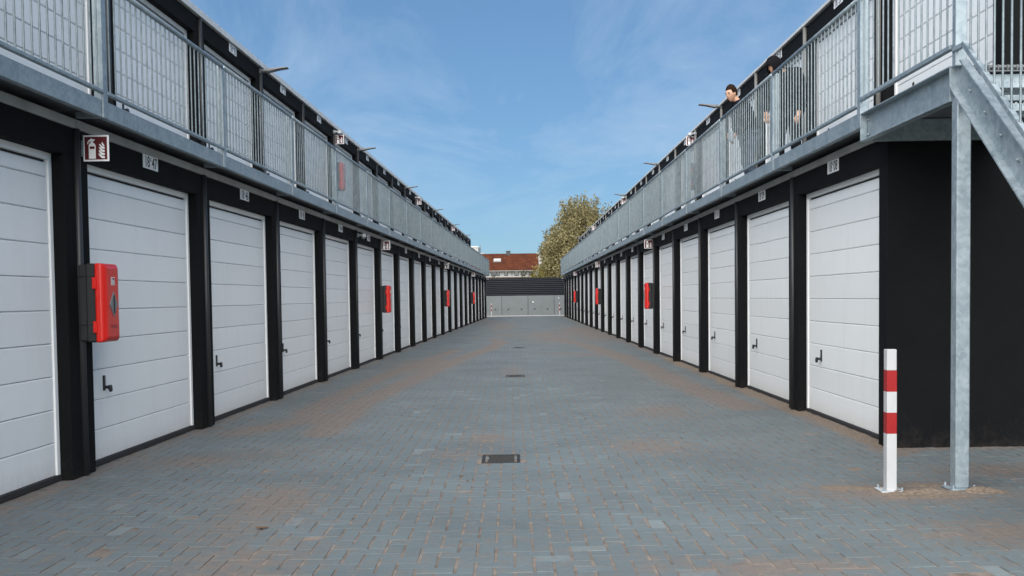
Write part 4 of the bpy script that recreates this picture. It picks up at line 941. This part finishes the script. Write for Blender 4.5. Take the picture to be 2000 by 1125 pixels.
def head_mb(c, face, up_, r=0.105):
    """head with brow, nose, chin, ears; face: facing direction"""
    f = Vector(face).normalized(); u = (Vector(up_)-f*Vector(up_).dot(f)).normalized(); s = u.cross(f)
    mb = MB(); nu, nv = 24, 18; vs_ = []; c = Vector(c)
    for j in range(nv+1):
        th = math.pi*j/nv
        for i in range(nu):
            ph = 2*math.pi*i/nu
            x = math.sin(th)*math.cos(ph); y = math.sin(th)*math.sin(ph); z = math.cos(th)    # x forward
            X = x*0.098; Y = y*0.076; Z = z*0.122
            if z < 0: Y *= 1+0.28*z; X *= (1+0.10*z) if x > 0 else (1+0.35*z)
            if x > 0:
                X += 0.026*math.exp(-(y/0.16)**2-((z+0.16)/0.17)**2)        # nose
                X += 0.010*math.exp(-(y/0.5)**2-((z-0.17)/0.10)**2)         # brow
                X -= 0.010*math.exp(-((abs(y)-0.36)/0.16)**2-((z-0.02)/0.10)**2)  # eye sockets
                X += 0.008*math.exp(-(y/0.3)**2-((z+0.50)/0.07)**2)         # lips
                X += 0.012*math.exp(-(y/0.35)**2-((z+0.82)/0.16)**2)        # chin
            Y += math.copysign(0.016, y)*math.exp(-((x+0.02)/0.13)**2-((z+0.06)/0.24)**2) if abs(y) > 0.6 else 0  # ears
            k = r/0.105; vs_.append(c+(f*X+s*Y+u*Z)*k)
    fs_ = [(j*nu+i, (j+1)*nu+i, (j+1)*nu+(i+1) % nu, j*nu+(i+1) % nu) for j in range(nv) for i in range(nu)]
    mb.add(vs_, fs_); return mb, f, u, s
def hand_chains(V_, E, Rr, wrist, dirv, palm_n, curl=0.5, sd=1):
    """palm and five bent fingers from the wrist on"""
    d = Vector(dirv).normalized(); n = (Vector(palm_n)-d*Vector(palm_n).dot(d)).normalized(); s = d.cross(n)*sd; wv = Vector(wrist)
    for k, (off, ln) in enumerate(((-0.030, 0.068), (-0.010, 0.080), (0.010, 0.075), (0.029, 0.058))):
        b0 = wv+d*0.03+s*off*0.6; b1 = wv+d*0.085+s*off; d1 = (d*math.cos(curl)+n*math.sin(curl)); d2 = (d*math.cos(curl*2.2)+n*math.sin(curl*2.2))
        chain(V_, E, Rr, [b0, b1, b1+d1*ln*0.5, b1+d1*ln*0.5+d2*ln*0.5], [0.016, 0.0115, 0.009, 0.0075])
    b0 = wv+d*0.025-s*0.022; dt = (d*0.7-s*0.6+n*0.35).normalized()
    chain(V_, E, Rr, [b0, b0+dt*0.045, b0+dt*0.045+(d*0.8+n*0.4-s*0.1).normalized()*0.04], [0.014, 0.0105, 0.008])
def person(label, base, fwd_, J, hair_style, legs_mat, jac_mat, cat_group):
    """J: joints in a body frame (forward, left, up) from the feet"""
    f = Vector((fwd_[0], fwd_[1], 0)).normalized(); l = Vector((-f.y, f.x, 0)); base = Vector(base)
    T = {k: f*v[0]+l*v[1]+Vector((0, 0, v[2])) for k, v in J.items() if not k.startswith('_')}
    t = empty('person', base); tag(t, label, 'person', cat_group)
    V_, E, Rr = [], [], []
    pel = chain(V_, E, Rr, [T['pelvis']], [0.11])
    ch_ = chain(V_, E, Rr, [T['spine'], T['chest'], T['neck'], T['head']], [0.105, 0.11, 0.055, 0.06], pel)
    chest = 2
    for sd in 'LR':
        chain(V_, E, Rr, [T['sh'+sd], T['el'+sd], T['wr'+sd], T['wr'+sd]+(T['wr'+sd]-T['el'+sd]).normalized()*0.07], [0.048, 0.036, 0.028, 0.033], chest)
        chain(V_, E, Rr, [T['hip'+sd], T['kn'+sd], T['an'+sd], T['to'+sd]], [0.085, 0.055, 0.040, 0.04], pel)
        hand_chains(V_, E, Rr, T['wr'+sd], (T['wr'+sd]-T['el'+sd]), -f if J.get('_palm'+sd) is None else J['_palm'+sd], 0.55, 1 if sd == 'L' else -1)
    me = skin_mesh(V_, E, Rr, 2)
    fd = Vector((0, 0, 0)); a, b, c = J['_face']; fd = f*a+l*b+Vector((0, 0, c))
    hb, hf, hu, hs_ = head_mb(T['head']+fd.normalized()*0.02, fd, (0, 0, 1))
    bm = bmesh.new(); bm.from_mesh(me); 
    m2 = hb.mesh('h', None); bm.from_mesh(m2); bm.to_mesh(me); bm.free()
    me.materials.clear(); me.materials.append(M['skin'])
    for p in me.polygons: p.use_smooth = True
    me.name = 'body'; obj('body', me, t)
    hc = T['head']+fd.normalized()*0.02
    for sgn in (-1, 1):
        MB().sphere(hc+hf*0.082+hs_*sgn*0.030+hu*0.006, 0.0095, nu=8, nv=6).build('eye', M['ink'], t, smooth=True)
        MB().beam(hc+hf*0.098+hs_*sgn*0.014+hu*0.024, hc+hf*0.086+hs_*sgn*0.050+hu*0.026, 0.008, 0.008).build('eyebrow', M['hair'], t)
    MB().beam(hc+hf*0.098+hs_*0.020-hu*0.058, hc+hf*0.098-hs_*0.020-hu*0.058, 0.008, 0.007).build('mouth', mat('lips', (0.32, 0.13, 0.11), 0.5), t)
    # clothes
    def cloth(name, chains, mt):
        V2, E2, R2 = [], [], []; ids = {}
        for pts, rad, rt_ in chains:
            r0 = ids.get(rt_); prev = r0
            for pn, r_ in zip(pts, rad):
                if pn in ids: prev = ids[pn]; continue
                p = T[pn] if pn in T else V2[0]
                V2.append(Vector(p)); R2.append(r_); i = len(V2)-1; ids[pn] = i
                if prev is not None: E2.append((prev, i))
                prev = i
        m_ = skin_mesh(V2, E2, R2, 2); m_.materials.clear(); m_.materials.append(mt)
        for p in m_.polygons: p.use_smooth = True
        m_.name = name; return obj(name, m_, t)
    for sd in 'LR': T['cuff'+sd] = T['el'+sd].lerp(T['wr'+sd], 0.93)
    T['collar'] = T['neck'].lerp(T['chest'], 0.25); T['hem'] = T['pelvis']-Vector((0, 0, 0.06))
    cloth('jacket', [(['hem', 'pelvis', 'spine', 'chest', 'collar'], [0.158, 0.168, 0.168, 0.178, 0.088], None),
                     (['shL', 'elL', 'cuffL'], [0.096, 0.072, 0.050], 'chest'), (['shR', 'elR', 'cuffR'], [0.096, 0.072, 0.050], 'chest')], jac_mat)
    for sd in 'LR': T['ank'+sd] = T['kn'+sd].lerp(T['an'+sd], 0.96)
    cloth('trousers', [(['pelvis'], [0.145], None), (['hipL', 'knL', 'ankL'], [0.112, 0.082, 0.062], 'pelvis'), (['hipR', 'knR', 'ankR'], [0.112, 0.082, 0.062], 'pelvis')], legs_mat)
    for sd in 'LR':
        a_, b_ = T['an'+sd], T['to'+sd]; MB().sphere((a_+b_)/2-Vector((0, 0, 0.02)), 0.06, 1.0+1.2*abs((b_-a_).normalized().x), 1.0+1.2*abs((b_-a_).normalized().y), 0.85, 12, 8).build('shoe', M['shoe'], t, smooth=True)
    if hair_style == 'short':
        hm = MB(); nu, nv = 28, 14; vs_ = []; rs = np.random.default_rng(5)
        for j in range(nv+1):
            th = math.pi*0.60*j/nv
            for i in range(nu):
                ph = 2*math.pi*i/nu; x = math.sin(th)*math.cos(ph); y = math.sin(th)*math.sin(ph); z = math.cos(th)
                lim = 0.50 if x > 0.45 else (-0.30 if x < -0.1 else 0.08)
                z2 = max(z, lim); k = 0.985+(0.05+rs.uniform(0.0, 0.07))*max(0, z)**0.5
                rad_ = math.sqrt(max(0.0, 1-z2*z2)) if z < lim else 1.0
                if z < lim: x, y = x/math.sin(th)*rad_, y/math.sin(th)*rad_
                vs_.append(hc+(hf*(x*0.103-0.004)+hs_*y*0.084+hu*(z2*0.137+0.004))*k)
        hm.add(vs_, [(j*nu+i, (j+1)*nu+i, (j+1)*nu+(i+1) % nu, j*nu+(i+1) % nu) for j in range(nv) for i in range(nu)]); hm.build('hair', M['hair'], t, smooth=True)
    else:
        hm = MB(); nu, nv = 24, 16; vs_ = []
        for j in range(nv+1):
            th = 0.02+math.pi*0.80*j/nv
            for i in range(nu+1):
                ph = 0.15*math.pi+(2*math.pi-0.30*math.pi)*i/nu if th > 0.9 else (0.02+(2*math.pi-0.04)*i/nu)
                x = math.sin(th)*math.cos(ph); y = math.sin(th)*math.sin(ph); z = math.cos(th)
                vs_.append(hc+hf*(x*0.135-0.002)+hs_*y*0.107+hu*(z*0.150+0.006))
        hm.add(vs_, [(j*(nu+1)+i, (j+1)*(nu+1)+i, (j+1)*(nu+1)+i+1, j*(nu+1)+i+1) for j in range(nv) for i in range(nu)])
        ho = hm.build('hood', jac_mat, t, smooth=True); so_ = ho.modifiers.new('s', 'SOLIDIFY'); so_.thickness = 0.012
    return t, T
def deckpt(s, d): return row_world('R', d, s, DECK)
# man leaning over the rail, looking down the yard to the left
J1 = dict(pelvis=(0, 0, 0.92), spine=(0.05, 0, 1.10), chest=(0.14, 0, 1.29), neck=(0.22, 0, 1.43), head=(0.285, 0.0, 1.545),
          shL=(0.17, 0.19, 1.36), elL=(0.20, 0.26, 1.08), wrL=(0.34, 0.23, 0.86), shR=(0.17, -0.19, 1.36), elR=(0.10, -0.27, 1.10), wrR=(0.27, -0.15, 0.95),
          hipL=(0, 0.10, 0.86), knL=(0.05, 0.13, 0.48), anL=(-0.02, 0.14, 0.09), toL=(0.12, 0.16, 0.05), hipR=(0, -0.10, 0.86), knR=(0.02, -0.12, 0.48), anR=(-0.10, -0.13, 0.09), toR=(0.05, -0.15, 0.05),
          _face=(0.93, 0.38, -0.22))
b1 = deckpt(15.95, -0.33)
# facing the yard (-x); 'left' of the body is then towards the camera
p1, T1 = person('bareheaded man in black jacket leaning at the right railing, looking down', b1, (-1, -0.15), J1, 'short', M['jeans'], M['jacket'], None)
J2 = dict(pelvis=(0, 0, 0.92), spine=(0.06, 0, 1.12), chest=(0.13, 0, 1.30), neck=(0.23, 0, 1.41), head=(0.36, 0.0, 1.45),
          shL=(0.14, 0.21, 1.36), elL=(0.16, 0.31, 1.05), wrL=(0.25, 0.29, 0.79), shR=(0.14, -0.21, 1.36), elR=(0.14, -0.28, 1.06), wrR=(0.26, -0.20, 0.84),
          hipL=(0, 0.10, 0.86), knL=(0.04, 0.12, 0.48), anL=(-0.04, 0.12, 0.09), toL=(0.11, 0.14, 0.05), hipR=(0, -0.10, 0.86), knR=(0.06, -0.12, 0.48), anR=(0.02, -0.12, 0.09), toR=(0.17, -0.14, 0.05),
          _face=(0.66, 0.0, -0.75))
b2 = deckpt(13.85, -0.38)
p2, T2 = person('man in a black hooded jacket standing with bowed head behind the railing', b2, (-0.72, -0.70), J2, 'hood', M['darkpants'], M['jacket'], None)
# small things in their hands
wr = b1+T1['wrL']
bt = empty('water_bottle', wr+Vector((-0.06, -0.02, -0.10))); MB().cyl((0, 0, 0), (0, 0, 0.15), 0.032, 12).cyl((0, 0, 0.15), (0, 0, 0.19), 0.032, 12, 0.014).build('bottle_body', M['bottle'], bt, smooth=False); MB().cyl((0, 0, 0.19), (0, 0, 0.21), 0.015, 10).build('cap', M['white_paint'], bt)
tag(bt, 'small pale plastic bottle held by the bareheaded man', 'bottle')

bpy.data.scenes.remove(SCRATCH)
